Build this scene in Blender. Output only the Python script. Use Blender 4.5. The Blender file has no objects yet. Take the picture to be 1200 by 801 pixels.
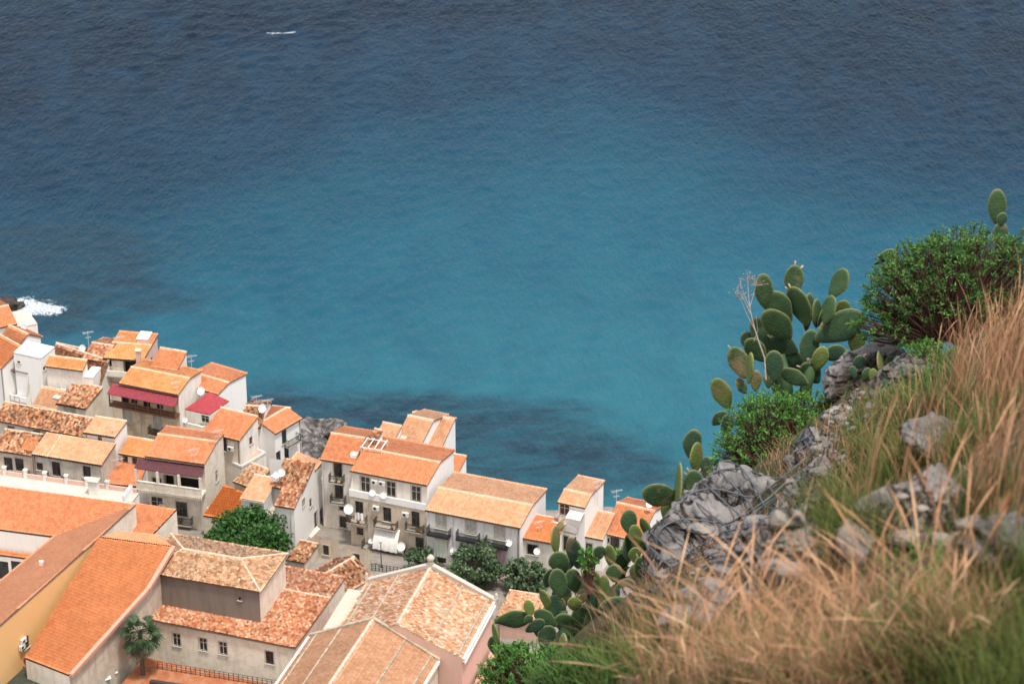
import bpy, bmesh, math, random
import numpy as np
from mathutils import Vector, Matrix, noise as mn
from mathutils.geometry import tessellate_polygon
from mathutils.bvhtree import BVHTree
rnd = random.Random(7)
nr = np.random.default_rng(11)
sc = bpy.context.scene
col = sc.collection
# ------------------------------------------------------------------ camera
F = 3333.0; PITCH = math.radians(28); CH = 200.0
SP, CP = math.sin(PITCH), math.cos(PITCH)
cd = bpy.data.cameras.new('camera'); cam = bpy.data.objects.new('camera', cd); col.objects.link(cam)
cam.location = (0, 0, CH); cam.rotation_euler = (math.pi/2 - PITCH, 0, 0)
cd.lens = 100; cd.sensor_width = 36; cd.clip_start = 0.5; cd.clip_end = 60000
cd.dof.use_dof = True; cd.dof.focus_distance = 62; cd.dof.aperture_fstop = 5.0
sc.camera = cam
def ray(px, py):
    u = (px-600)/F; v = (400.5-py)/F
    return Vector((u, CP+v*SP, -SP+v*CP))
def P(px, py, z):                 # world point of a sight line at height z
    r = ray(px, py); t = (z-CH)/r.z
    return Vector((r.x*t, r.y*t, z))
def Pd(px, py, d):                # world point at distance d
    r = ray(px, py); return Vector((r.x*d, r.y*d, CH+r.z*d))
def proj(p):
    x, y, z = p[0], p[1], p[2]-CH
    d = y*CP - z*SP
    return 600+F*x/d, 400.5-F*(y*SP+z*CP)/d
def ground(x, y):                 # height of the town streets
    return 6.5 + 4.5*min(1.0, max(0.0, (335-y)/65))
# ------------------------------------------------------------------ nodes
def mat(name):
    m = bpy.data.materials.new(name); m.use_nodes = True
    nt = m.node_tree; nt.nodes.clear()
    return m, nt
class NT:
    def __init__(s, name):
        s.m, s.nt = mat(name)
        s.out = s.n('ShaderNodeOutputMaterial'); s.b = s.n('ShaderNodeBsdfPrincipled')
        s.l(s.b.outputs[0], s.out.inputs[0])
    def n(s, t, **k):
        x = s.nt.nodes.new(t)
        for a, v in k.items(): setattr(x, a, v)
        return x
    def l(s, a, b): s.nt.links.new(a, b)
    def co(s, kind='Object', scale=None, rnd_off=False):
        t = s.n('ShaderNodeTexCoord').outputs[kind]
        if rnd_off:
            oi = s.n('ShaderNodeObjectInfo'); add = s.n('ShaderNodeVectorMath', operation='ADD')
            s.l(t, add.inputs[0]); s.l(oi.outputs['Location'], add.inputs[1]); t = add.outputs[0]
        if scale:
            mp = s.n('ShaderNodeMapping'); mp.inputs['Scale'].default_value = scale
            s.l(t, mp.inputs[0]); t = mp.outputs[0]
        return t
    def noise(s, vec, scale, detail=4, rough=.55, dist=0):
        x = s.n('ShaderNodeTexNoise'); x.inputs['Scale'].default_value = scale
        x.inputs['Detail'].default_value = detail; x.inputs['Roughness'].default_value = rough
        x.inputs['Distortion'].default_value = dist
        s.l(vec, x.inputs['Vector']); return x.outputs['Fac']
    def ramp(s, fac, stops, interp='LINEAR'):
        x = s.n('ShaderNodeValToRGB'); e = x.color_ramp; e.interpolation = interp
        while len(e.elements) < len(stops): e.elements.new(.5)
        for i, (p, c) in enumerate(stops):
            e.elements[i].position = p
            e.elements[i].color = (*c, 1) if len(c) == 3 else c
        s.l(fac, x.inputs[0]); return x.outputs[0]
    def fr(s, fac, lo, hi):
        x = s.n('ShaderNodeMapRange'); x.inputs[1].default_value = lo; x.inputs[2].default_value = hi
        s.l(fac, x.inputs[0]); return x.outputs[0]
    def mix(s, fac, a, b, mode='MIX'):
        x = s.n('ShaderNodeMix', data_type='RGBA', blend_type=mode)
        for v, i in ((fac, 0), (a, 6), (b, 7)):
            if isinstance(v, (int, float)): x.inputs[i].default_value = v
            elif isinstance(v, tuple): x.inputs[i].default_value = (*v, 1)
            else: s.l(v, x.inputs[i])
        return x.outputs[2]
    def math(s, op, a, b=None):
        x = s.n('ShaderNodeMath', operation=op)
        for v, i in ((a, 0), (b, 1)):
            if v is None: continue
            if isinstance(v, (int, float)): x.inputs[i].default_value = v
            else: s.l(v, x.inputs[i])
        return x.outputs[0]
    def bump(s, h, strength=.5, dist=.1):
        x = s.n('ShaderNodeBump'); x.inputs['Strength'].default_value = strength; x.inputs['Distance'].default_value = dist
        s.l(h, x.inputs['Height']); s.l(x.outputs[0], s.b.inputs['Normal']); return x
    def attr(s, name): 
        x = s.n('ShaderNodeAttribute'); x.attribute_name = name; return x.outputs['Fac']
    def col(s, c):
        if isinstance(c, tuple): s.b.inputs['Base Color'].default_value = (*c, 1)
        else: s.l(c, s.b.inputs['Base Color'])
    def set(s, rough=.8, spec=.3):
        s.b.inputs['Roughness'].default_value = rough; s.b.inputs['Specular IOR Level'].default_value = spec
        return s.m
def plain(name, c, rough=.7, spec=.3, vary=.25, scale=3.0, metal=0):
    n = NT(name); v = n.co(rnd_off=True)
    f = n.noise(v, scale, 5)
    a = tuple(x*(1-vary) for x in c); b = tuple(min(1, x*(1+vary)) for x in c)
    n.col(n.ramp(f, [(.3, a), (.7, b)])); n.b.inputs['Metallic'].default_value = metal
    n.bump(f, .3, .02); return n.set(rough, spec)
def srgb(r, g, b):
    f = lambda c: (c/255/12.92) if c <= 10 else ((c/255+.055)/1.055)**2.4
    return (f(r), f(g), f(b))
def tile_mat(name, stops, lichen=.0, lich_col=(.35,.3,.22), dark=.0, big=.35):
    n = NT(name); r = n.attr('rnd'); v = n.co(rnd_off=True)
    c = n.ramp(n.math('ADD', n.math('MULTIPLY', r, 1.0 if dark or lichen > .28 else .55), 0 if dark or lichen > .28 else .22), stops)
    f = n.noise(v, .35, 5, .6)
    g = n.ramp(f, [(.25, (1-big,)*3), (.75, (1+big*.4,)*3)])
    c = n.mix(1.0, c, g, 'MULTIPLY')
    if lichen:
        l = n.noise(v, 1.3, 6, .7); c = n.mix(n.math('MULTIPLY', n.fr(l, .5, .72), lichen), c, lich_col)
    if dark:
        l = n.noise(v, .9, 6, .72, .6); c = n.mix(n.math('MULTIPLY', n.fr(l, .52, .66), dark), c, (.05,.035,.025))
    n.col(c); return n.set(.85, .15)
def stucco(name, c, stain=.3, stain_col=(.22,.19,.15), peel=0, peel_col=(.3,.27,.23)):
    n = NT(name); v = n.co(rnd_off=True)
    f = n.noise(v, .5, 6, .6); 
    vs = n.co(scale=(1.4,1.4,.18), rnd_off=True); s = n.noise(vs, 1.0, 5, .6)
    cc = n.mix(n.math('MULTIPLY', n.fr(s, .48, .75), stain), c, stain_col)
    cc = n.mix(n.math('MULTIPLY', n.fr(f, .45, .75), stain*.7), cc, tuple(x*.8 for x in c))
    if peel:
        p = n.noise(v, .8, 7, .65, .5); cc = n.mix(n.math('MULTIPLY', n.fr(p, .5, .56), peel), cc, peel_col)
    n.col(cc); g = n.noise(v, 6, 4); n.bump(g, .25, .03); return n.set(.9, .1)
M = {}
O = lambda *a: [(i/(len(a)-1), c) for i, c in enumerate(a)]
M['orange'] = tile_mat('orange_tiles', O((.52,.165,.07),(.61,.22,.10),(.70,.28,.14),(.56,.185,.08)), .2, (.66,.40,.24), 0, .16)
M['deep']   = tile_mat('deep_orange_tiles', O((.46,.145,.055),(.57,.20,.08),(.64,.24,.10),(.50,.165,.06)), .15, (.5,.30,.2), 0, .16)
M['vivid']   = tile_mat('vivid_orange_tiles', O((.52,.12,.03),(.64,.17,.045),(.70,.21,.06),(.56,.14,.035)), .1, (.5,.28,.16), 0, .12)
M['amber']  = tile_mat('amber_tiles', O((.58,.21,.07),(.68,.27,.10),(.76,.33,.14),(.62,.23,.085)), .25, (.62,.42,.22), 0, .2)
M['ochre']  = tile_mat('ochre_tiles', O((.52,.25,.13),(.64,.33,.18),(.73,.41,.25),(.58,.28,.145)), .15, (.72,.55,.38), 0, .2)
M['old']    = tile_mat('weathered_tiles', O((.12,.05,.03),(.36,.13,.06),(.62,.28,.14),(.70,.48,.30),(.42,.14,.05),(.55,.34,.22)), .55, (.30,.23,.16), .55, .45)
M['oldred'] = tile_mat('weathered_red_tiles', O((.26,.09,.045),(.48,.17,.08),(.56,.24,.12),(.68,.46,.31),(.44,.14,.06),(.58,.28,.15)), .3, (.55,.42,.30), .2, .3)
M['pale']   = tile_mat('pale_weathered_tiles', O((.30,.15,.08),(.52,.28,.15),(.66,.43,.26),(.48,.21,.10),(.70,.52,.36),(.56,.28,.15)), .4, (.45,.36,.24), .2, .3)
M['church'] = tile_mat('mottled_orange_tiles', O((.50,.20,.10),(.72,.36,.18),(.82,.54,.36),(.62,.26,.12),(.88,.72,.56),(.70,.30,.14)), .3, (.6,.45,.33), .12, .22)
M['dull']   = tile_mat('dull_pink_tiles', O((.58,.235,.12),(.66,.29,.155),(.71,.33,.19)), .2, (.5,.33,.24), 0, .15)
M['maroon'] = plain('maroon_sheet', (.24,.035,.05), .6, .3, .25)
M['darkmaroon'] = plain('dark_maroon_sheet', (.085,.022,.028), .5, .4, .2)
M['redsheet'] = plain('red_sheet', (.38,.05,.065), .6, .3, .2)
M['white'] = stucco('white_stucco', (.84,.82,.79), .12)
M['offwhite'] = stucco('off_white_stucco', (.82,.77,.70), .34, peel=.3, peel_col=(.6,.54,.46))
M['cream'] = stucco('cream_stucco', (.78,.70,.59), .36, peel=.4, peel_col=(.55,.47,.38))
M['sand'] = stucco('sand_stucco', (.66,.55,.43), .5, (.25,.19,.13), .5, (.50,.42,.33))
M['peeling'] = stucco('peeling_stucco', (.70,.58,.42), .5, (.2,.16,.12), .8, (.48,.37,.24))
M['greywhite'] = stucco('grey_white_stucco', (.77,.755,.74), .3, peel=.25, peel_col=(.55,.53,.5))
M['greywall'] = stucco('grey_cement', (.21,.18,.155), .5, (.1,.09,.08))
M['greige'] = stucco('greige_stucco', (.62,.55,.46), .5, (.2,.17,.14), .35, (.33,.29,.25))
M['yellow'] = stucco('yellow_stucco', (.80,.50,.23), .15, (.6,.36,.16))
M['pink'] = stucco('pink_stucco', (.68,.46,.38), .2)
M['pinkfloor'] = stucco('pink_render', (.62,.32,.24), .3, (.4,.2,.15))
M['terrace'] = stucco('terrace_paving', (.55,.47,.42), .3)
M['rust'] = stucco('rusty_gravel', (.36,.13,.06), .6, (.16,.07,.04), .4, (.45,.25,.15))
M['darkroof'] = plain('dark_roof_felt', (.055,.06,.045), .9, .1, .3)
M['board'] = plain('eave_board', (.16,.12,.10), .8)
M['boarddark'] = plain('dark_eave', (.05,.045,.045), .7)
M['mortar'] = plain('ridge_mortar', (.62,.47,.36), .9, .1, .3, 2)
M['frame'] = plain('window_frame', (.62,.58,.52), .6)
M['brownframe'] = plain('brown_wood', (.10,.045,.025), .6)
M['greenframe'] = plain('green_wood', (.035,.07,.055), .5)
M['shutwhite'] = plain('white_shutter', (.68,.66,.60), .6)
M['shutbrown'] = plain('brown_shutter', (.12,.045,.04), .6)
M['shutviolet'] = plain('violet_shutter', (.10,.055,.085), .6)
M['iron'] = plain('wrought_iron', (.03,.03,.032), .5)
M['metal'] = plain('galvanised_metal', (.55,.55,.56), .4, .5, .1)
M['dish'] = plain('dish_white', (.78,.78,.77), .4, .5, .06)
M['acw'] = plain('appliance_white', (.72,.70,.66), .5, .4, .08)
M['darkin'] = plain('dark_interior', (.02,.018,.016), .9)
M['stone'] = stucco('stone_sill', (.50,.46,.40), .4)
M['fabw'] = plain('white_cloth', (.74,.72,.69), .9, .1, .06)
M['fabg'] = plain('greenish_cloth', (.55,.60,.50), .9, .1, .08)
M['fabp'] = plain('pink_cloth', (.72,.50,.56), .9, .1, .08)
M['fabb'] = plain('beige_cloth', (.72,.64,.54), .9, .1, .06)
g = NT('window_glass'); v = g.co(rnd_off=True); f = g.noise(v, 1.5, 2)
g.col(g.ramp(f, [(.3,(.01,.012,.015)),(.7,(.05,.05,.05))])); M['glass'] = g.set(.12, .6)
# ------------------------------------------------------------------ mesh helpers
class MB:
    def __init__(s): s.v = []; s.f = []; s.mi = []
    def add(s, vs, fs, mi=0):
        b = len(s.v); s.v += [tuple(p) for p in vs]
        for f in fs: s.f.append(tuple(b+i for i in f)); s.mi.append(mi)
    def box(s, c, size, rz=0, mi=0, rot=None):
        x, y, z = (d/2 for d in size)
        R = rot if rot else Matrix.Rotation(rz, 3, 'Z')
        c = Vector(c)
        vs = [c + R @ Vector(p) for p in ((-x,-y,-z),(x,-y,-z),(x,y,-z),(-x,y,-z),(-x,-y,z),(x,-y,z),(x,y,z),(-x,y,z))]
        s.add(vs, [(0,3,2,1),(4,5,6,7),(0,1,5,4),(1,2,6,5),(2,3,7,6),(3,0,4,7)], mi)
    def tube(s, pts, rads, n=6, mi=0, cap=True):
        pts = [Vector(p) for p in pts]
        if not hasattr(rads, '__len__'): rads = [rads]*len(pts)
        vs, fs = [], []
        for i, p in enumerate(pts):
            d = (pts[min(i+1, len(pts)-1)] - pts[max(i-1, 0)])
            d = d.normalized() if d.length > 1e-9 else Vector((0,0,1))
            a = d.cross(Vector((0,0,1)))
            if a.length < .05: a = d.cross(Vector((1,0,0)))
            a.normalize(); b = d.cross(a)
            for k in range(n):
                t = 2*math.pi*k/n; vs.append(p + (a*math.cos(t)+b*math.sin(t))*rads[i])
        for i in range(len(pts)-1):
            for k in range(n):
                fs.append((i*n+k, i*n+(k+1)%n, (i+1)*n+(k+1)%n, (i+1)*n+k))
        if cap: fs.append(tuple(range(n))[::-1]); fs.append(tuple((len(pts)-1)*n+k for k in range(n)))
        s.add(vs, fs, mi)
    def prism(s, poly, d, mi=0):     # poly: 3D points, d: extrusion vector
        n = len(poly); poly = [Vector(p) for p in poly]; d = Vector(d)
        vs = poly + [p+d for p in poly]
        fs = [tuple(range(n)), tuple(range(2*n-1, n-1, -1))] + [(i, n+i, n+(i+1)%n, (i+1)%n) for i in range(n)]
        s.add(vs, fs, mi)
    def build(s, name, mats, parent=None, smooth=False, normals=False):
        me = bpy.data.meshes.new(name); me.from_pydata(s.v, [], s.f)
        if not isinstance(mats, (list, tuple)): mats = [mats]
        for m in mats: me.materials.append(m)
        if len(mats) > 1: me.polygons.foreach_set('material_index', s.mi)
        if normals:
            bm = bmesh.new(); bm.from_mesh(me); bmesh.ops.recalc_face_normals(bm, faces=bm.faces); bm.to_mesh(me); bm.free()
        if smooth: me.polygons.foreach_set('use_smooth', [True]*len(me.polygons))
        me.update(); o = bpy.data.objects.new(name, me); col.objects.link(o)
        if parent: o.parent = parent
        return o
def npmesh(name, V, Fq, mats, parent=None, smooth=False, fattr=None, vattr=None, mi=None):
    me = bpy.data.meshes.new(name); nv = len(V); k = Fq.shape[1]; nf = len(Fq)
    me.vertices.add(nv); me.vertices.foreach_set('co', np.asarray(V, dtype=np.float32).ravel())
    me.loops.add(nf*k); me.loops.foreach_set('vertex_index', Fq.astype(np.int32).ravel())
    me.polygons.add(nf); me.polygons.foreach_set('loop_start', np.arange(0, nf*k, k, dtype=np.int32))
    try: me.polygons.foreach_set('loop_total', np.full(nf, k, dtype=np.int32))
    except Exception: pass
    if smooth: me.polygons.foreach_set('use_smooth', np.ones(nf, dtype=bool))
    if not isinstance(mats, (list, tuple)): mats = [mats]
    for m in mats: me.materials.append(m)
    if mi is not None: me.polygons.foreach_set('material_index', mi.astype(np.int32))
    for n, a in (fattr or {}).items():
        at = me.attributes.new(n, 'FLOAT', 'FACE'); at.data.foreach_set('value', a.astype(np.float32))
    for n, a in (vattr or {}).items():
        at = me.attributes.new(n, 'FLOAT', 'POINT'); at.data.foreach_set('value', a.astype(np.float32))
    me.update(); me.validate()
    o = bpy.data.objects.new(name, me); col.objects.link(o)
    if parent: o.parent = parent
    return o
def tag(o, label=None, cat=None, group=None, kind=None):
    if label: o['label'] = label
    if cat: o['category'] = cat
    if group: o['group'] = group
    if kind: o['kind'] = kind
    return o
def empty(name, loc=(0,0,0), rz=0):
    o = bpy.data.objects.new(name, None); o.empty_display_size = .5; col.objects.link(o)
    o.location = loc; o.rotation_euler = (0,0,rz); return o
# ------------------------------------------------------------------ tiles
def inside_clip(me, poly, o, U, W):   # clip mesh to a convex polygon given in (u, v)
    bm = bmesh.new(); bm.from_mesh(me)
    n = len(poly); ar = sum(poly[i][0]*poly[(i+1)%n][1]-poly[(i+1)%n][0]*poly[i][1] for i in range(n))
    for i in range(n):
        a, b = poly[i], poly[(i+1)%n]
        e = (b[0]-a[0], b[1]-a[1]); no = (e[1], -e[0]) if ar > 0 else (-e[1], e[0])
        N = U*no[0]+W*no[1]
        if N.length < 1e-6: continue
        bmesh.ops.bisect_plane(bm, geom=bm.verts[:]+bm.edges[:]+bm.faces[:], plane_co=o+U*a[0]+W*a[1], plane_no=N.normalized(), clear_outer=True)
    bm.to_mesh(me); bm.free()
def tiles(parent, o, U, W, poly, m, old=0., board='board', per=.34, row=.42, amp=.105, name='roof', thick=.14, flat=False):
    """a pitched slope of clay tiles: o corner, U along the eave, W up the slope, poly in metres on that plane"""
    o = Vector(o); U = Vector(U).normalized(); W = Vector(W).normalized(); N = U.cross(W).normalized()
    if N.z < 0: N = -N
    us = [p[0] for p in poly]; vs = [p[1] for p in poly]
    u0, u1, v0, v1 = min(us), max(us), min(vs), max(vs)
    if flat: amp = .02
    per, row = (per*.8, row*.85) if old > .45 else (per, row)
    nc = max(2, int(round((u1-u0)/per))); nrw = max(2, int(round((v1-v0)/row)))
    su = np.array([0, .16, .5, .84]); sh = np.array([0., .75, 1., .75])
    cu = (np.arange(nc)[:,None]+su[None,:]).ravel(); cu = np.append(cu, nc)
    hh = np.append(np.tile(sh, nc), 0.)*amp
    tile_id = np.append(np.repeat(np.arange(nc), 4), nc-1)
    L = 2*nrw; lines_v = np.zeros(L); lift = np.zeros(L)
    r = np.arange(nrw)
    lines_v[0::2] = r; lines_v[1::2] = r+1; lift[0::2] = .085; lift[1::2] = .0
    jit = (nr.random((nrw, nc))-.5)*.07*old; jv = (nr.random((nrw, nc))-.5)*.25*old
    rowi = np.repeat(r, 2)
    UU = u0+cu[None,:]/nc*(u1-u0) + 0*lines_v[:,None]
    VV = v0+lines_v[:,None]/nrw*(v1-v0) + 0*UU
    jj = jv[rowi][:, tile_id]*row; jj[0,:] = 0; jj[-1,:] = 0
    VV = np.clip(VV+jj*(lift[:,None] > 0), v0, v1)
    wav = old*.05*np.sin(UU*.9+1.3*VV)*np.sin(UU*.37+.5)
    HH = hh[None,:]*1.0 + lift[:,None] + jit[rowi][:, tile_id] + wav
    on, Un, Wn, Nn = (np.array(x) for x in (o, U, W, N))
    V = on + UU[...,None]*Un + VV[...,None]*Wn + HH[...,None]*Nn
    C = len(cu); idx = np.arange(L*C).reshape(L, C)
    q = np.stack([idx[:-1,:-1], idx[:-1,1:], idx[1:,1:], idx[1:,:-1]], -1).reshape(-1, 4)
    tr = nr.random((nrw, nc)); fr = np.repeat(tr, 4, axis=1)
    fa = np.repeat(fr, 2, axis=0)[:-1]
    ob = npmesh(name, V.reshape(-1,3), q, [m, M[board]], parent, fattr={'rnd': fa.ravel()})
    rect = len(poly) == 4 and all(min(abs(p[0]-u0), abs(p[0]-u1)) < 1e-4 and min(abs(p[1]-v0), abs(p[1]-v1)) < 1e-4 for p in poly)
    if not rect: inside_clip(ob.data, poly, o, U, W)
    # slab beneath
    bm = bmesh.new(); bm.from_mesh(ob.data)
    pts = [o+U*p[0]+W*p[1]-N*.01 for p in poly]; n = len(pts)
    a = [bm.verts.new(p) for p in pts]; b = [bm.verts.new(p-N*thick) for p in pts]
    fs = [bm.faces.new(a), bm.faces.new(b[::-1])] + [bm.faces.new((a[i], b[i], b[(i+1)%n], a[(i+1)%n])) for i in range(n)]
    for f in fs: f.material_index = 1
    bm.to_mesh(ob.data); bm.free()
    return ob
def ridge(parent, a, b, r=.13, m='mortar', name='ridge_cap'):
    a, b = Vector(a), Vector(b); n = max(1, int((b-a).length/.45)); mb = MB(); pts, rr = [], []
    for i in range(n):
        pts += [a.lerp(b, i/n), a.lerp(b, (i+.96)/n)]; k = rnd.uniform(.9, 1.1); rr += [r*1.1*k, r*.9*k]
    mb.tube(pts, rr, 7); return mb.build(name, M[m], parent)
# ------------------------------------------------------------------ buildings
ALL = []
class Bld:
    def __init__(s, label, cat, org, rz=0, name='house', group=None):
        s.root = tag(empty(name, org, rz), label, cat, group); s.org = Vector(org); s.rz = rz
        s.faces = {}; s.holes = {}; ALL.append(s); s.z0 = org[2]; s.name = name
    def loc(s, p):
        return Matrix.Rotation(-s.rz, 3, 'Z') @ (Vector(p)-s.org)
    def at(s, px, py, z):             # sight line at local height z, in local coordinates
        return s.loc(P(px, py, s.z0+z))
    def face(s, key, p0, p1, top, m, base=-2.5):
        p0, p1 = Vector((p0[0],p0[1],0)), Vector((p1[0],p1[1],0)); t = (p1-p0); L = t.length
        if L < .05: return
        s.faces[key] = (p0, t/L, L, top, m, base); s.holes[key] = []
    def hit(s, key, px, py):
        p0, t, L, top, m, base = s.faces[key]; n = Vector((t.y, -t.x, 0))
        o = s.loc((0,0,CH)); d = Matrix.Rotation(-s.rz, 3, 'Z') @ ray(px, py)
        k = (p0-o).dot(n)/d.dot(n); q = o+d*k
        return (q-p0).dot(t), q.z
    def topz(s, key, x):
        top = s.faces[key][3]
        for (a, za), (b, zb) in zip(top, top[1:]):
            if a <= x <= b: return za+(zb-za)*(x-a)/max(1e-6, b-a)
        return top[-1][1]
    def fp(s, key, x, z, out=0):
        p0, t, L, *_ = s.faces[key]; return p0+t*x+Vector((t.y, -t.x, 0))*out+Vector((0,0,z))
    def ang(s, key):
        t = s.faces[key][1]; return math.atan2(t.y, t.x)
    def win(s, key, px, py, w=1.0, h=1.5, st='win', sur=True, name=None, label=None):
        x, z = s.hit(key, px, py); L = s.faces[key][2]
        x = min(max(x, w/2+.12), L-w/2-.12); z = min(z, min(s.topz(key, x-w/2), s.topz(key, x+w/2))-h/2-.12)
        r = (x-w/2, x+w/2, z-h/2, z+h/2)
        for q in s.holes[key]:
            if r[0] < q[1]+.02 and q[0] < r[1]+.02 and r[2] < q[3]+.02 and q[2] < r[3]+.02: return None
        s.holes[key].append(r); rz = s.ang(key); R = Matrix.Rotation(rz, 3, 'Z')
        nm = name or ('door' if h > 1.9 else 'window')
        fm = {'win':'frame','brown':'brownframe','green':'greenframe','shutw':'shutwhite','shutb':'shutbrown','shutv':'shutviolet','dark':'brownframe','open':'darkin'}[st]
        mb = MB(); e = .07
        def bx(x0, x1, z0, z1, o0, o1, m=mb):
            m.box(s.fp(key, (x0+x1)/2, (z0+z1)/2, (o0+o1)/2), (x1-x0, o1-o0, z1-z0), rz)
        I0, I1 = -.16, -.10
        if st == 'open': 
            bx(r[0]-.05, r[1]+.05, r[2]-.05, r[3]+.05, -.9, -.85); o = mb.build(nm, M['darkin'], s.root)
        else:
            bx(r[0], r[0]+e, r[2], r[3], I0, I1); bx(r[1]-e, r[1], r[2], r[3], I0, I1)
            bx(r[0]+e, r[1]-e, r[3]-e, r[3], I0, I1); bx(r[0]+e, r[1]-e, r[2], r[2]+e, I0, I1)
            bx(x-e/2, x+e/2, r[2]+e, r[3]-e, I0, I1)
            if st in ('win','brown','green') : bx(r[0]+e, r[1]-e, z+h*.12, z+h*.12+.05, I0-.01, I1+.01)
            o = mb.build(nm, M[fm], s.root)
            if st in ('win','brown','green','dark'):
                p = MB(); bx(r[0]+.02, r[1]-.02, r[2]+.02, r[3]-.02, -.145, -.125, p); p.build('pane', M['glass'], o)
            else:
                for a, b in ((r[0]+e, x-e/2), (x+e/2, r[1]-e)):
                    p = MB(); k = int((r[3]-r[2]-2*e)/.14)
                    for i in range(k):
                        zz = r[2]+e+(i+.5)*(r[3]-r[2]-2*e)/k
                        p.box(s.fp(key, (a+b)/2, zz, -.12), (b-a, .03, .13), 0, 0, R @ Matrix.Rotation(.45, 3, 'X'))
                    p.build('shutter', M[fm], o)
        if label: o['label'] = label
        if sur:
            q = MB(); f = .12; rr = .045
            bx(r[0]-f, r[0], r[2], r[3]+f, -.02, rr, q); bx(r[1], r[1]+f, r[2], r[3]+f, -.02, rr, q); bx(r[0], r[1], r[3], r[3]+f, -.02, rr, q)
            q.build('surround', M['stone'], o)
        q = MB(); bx(r[0]-.15, r[1]+.15, r[2]-.09, r[2], -.1, .14, q); q.build('sill', M['stone'], o)
        return o
    def balcony(s, key, px, py, w=2.6, d=1.0, st='iron', h=1.0, stuff=None):
        x, z = s.hit(key, px, py); rz = s.ang(key); mb = MB()
        mb.box(s.fp(key, x, z-.09, d/2), (w, d, .16), rz)
        for k in (-.35, .35): mb.box(s.fp(key, x+w*k, z-.3, d*.3), (.14, d*.6, .26), rz)
        o = mb.build('balcony', M['stone'] if st != 'ironslab' else M['iron'], s.root)
        q = MB()
        if st == 'solid':
            q.box(s.fp(key, x, z+h/2, d-.06), (w, .12, h), rz)
            for k in (-1, 1): q.box(s.fp(key, x+k*(w/2-.06), z+h/2, d/2-.07), (.12, d-.14, h), rz)
            q.build('parapet', M['offwhite'], o)
        else:
            for zz in (.08, h): 
                q.box(s.fp(key, x, z+zz, d-.05), (w, .06, .06), rz)
                for k in (-1, 1): q.box(s.fp(key, x+k*(w/2-.03), z+zz, d/2-.05), (.06, d-.1, .06), rz)
            n = int(w/.14)
            for i in range(n+1): q.box(s.fp(key, x-w/2+.03+(w-.06)*i/n, z+h/2, d-.05), (.035, .035, h-.05), rz)
            n = int(d/.16)
            for i in range(n):
                for k in (-1, 1): q.box(s.fp(key, x+k*(w/2-.03), z+h/2, d*(i+.3)/n), (.035, .035, h-.05), rz)
            q.build('railing', M['iron'], o)
        if stuff:
            for k in range(stuff):
                q = MB(); xx = x+rnd.uniform(-.4, .4)*w
                q.tube([s.fp(key, xx, z, d*.7), s.fp(key, xx, z+.3, d*.7)], [.12, .18], 8)
                p = q.build('flower_pot', plain_terracotta, o); q = MB()
                for i in range(26):
                    a = Vector((rnd.uniform(-1,1), rnd.uniform(-1,1), rnd.uniform(0,1.2)))*.28
                    c = s.fp(key, xx, z+.4, d*.7)+a; q.add([c, c+Vector((.1,.03,.05)), c+Vector((.02,.08,.12))], [(0,1,2)])
                q.build('plant', leafm, p)
        return o
    def ac(s, key, px, py):
        x, z = s.hit(key, px, py); rz = s.ang(key); mb = MB()
        mb.box(s.fp(key, x, z, .24), (.85, .32, .58), rz); mb.box(s.fp(key, x-.3, z-.33, .2), (.05, .4, .06), rz); mb.box(s.fp(key, x+.3, z-.33, .2), (.05, .4, .06), rz)
        o = mb.build('air_conditioner', M['acw'], s.root); q = MB(); c = s.fp(key, x-.12, z, .405)
        t = s.faces[key][1]; q.add([c]+[c+t*(.21*math.cos(i*math.pi/7))+Vector((0,0,.21*math.sin(i*math.pi/7))) for i in range(14)], [(0, i+1, (i+1)%14+1) for i in range(14)])
        q.build('fan_grille', M['iron'], o)
    def awning(s, key, px, py, w, drop, out, m, name='awning'):
        x, z = s.hit(key, px, py); n = 24; V = []; 
        for j in range(9):
            for i in range(n+1):
                a = j/8; wv = .05*math.sin(i*1.1+.8)*a
                V.append(s.fp(key, x-w/2+w*i/n, z-drop*a**1.2, .05+out*math.sin(a*1.5)+wv))
        mb = MB(); mb.add(V, [(j*(n+1)+i, j*(n+1)+i+1, (j+1)*(n+1)+i+1, (j+1)*(n+1)+i) for j in range(8) for i in range(n)])
        k = len(V); q = [p - s.fp(key, 0, 0, .015) + s.fp(key, 0, 0, 0) for p in V]
        mb.add(q, [(j*(n+1)+i, (j+1)*(n+1)+i, (j+1)*(n+1)+i+1, j*(n+1)+i+1) for j in range(8) for i in range(n)])
        return mb.build(name, M[m], s.root, smooth=True)
    def pipe(s, key, px, py0, py1):
        x, z0 = s.hit(key, px, py0); _, z1 = s.hit(key, px, py1); mb = MB()
        mb.tube([s.fp(key, x, z0, .09), s.fp(key, x, z1, .09)], .055, 7); mb.build('drainpipe', M['metal'], s.root)
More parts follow.
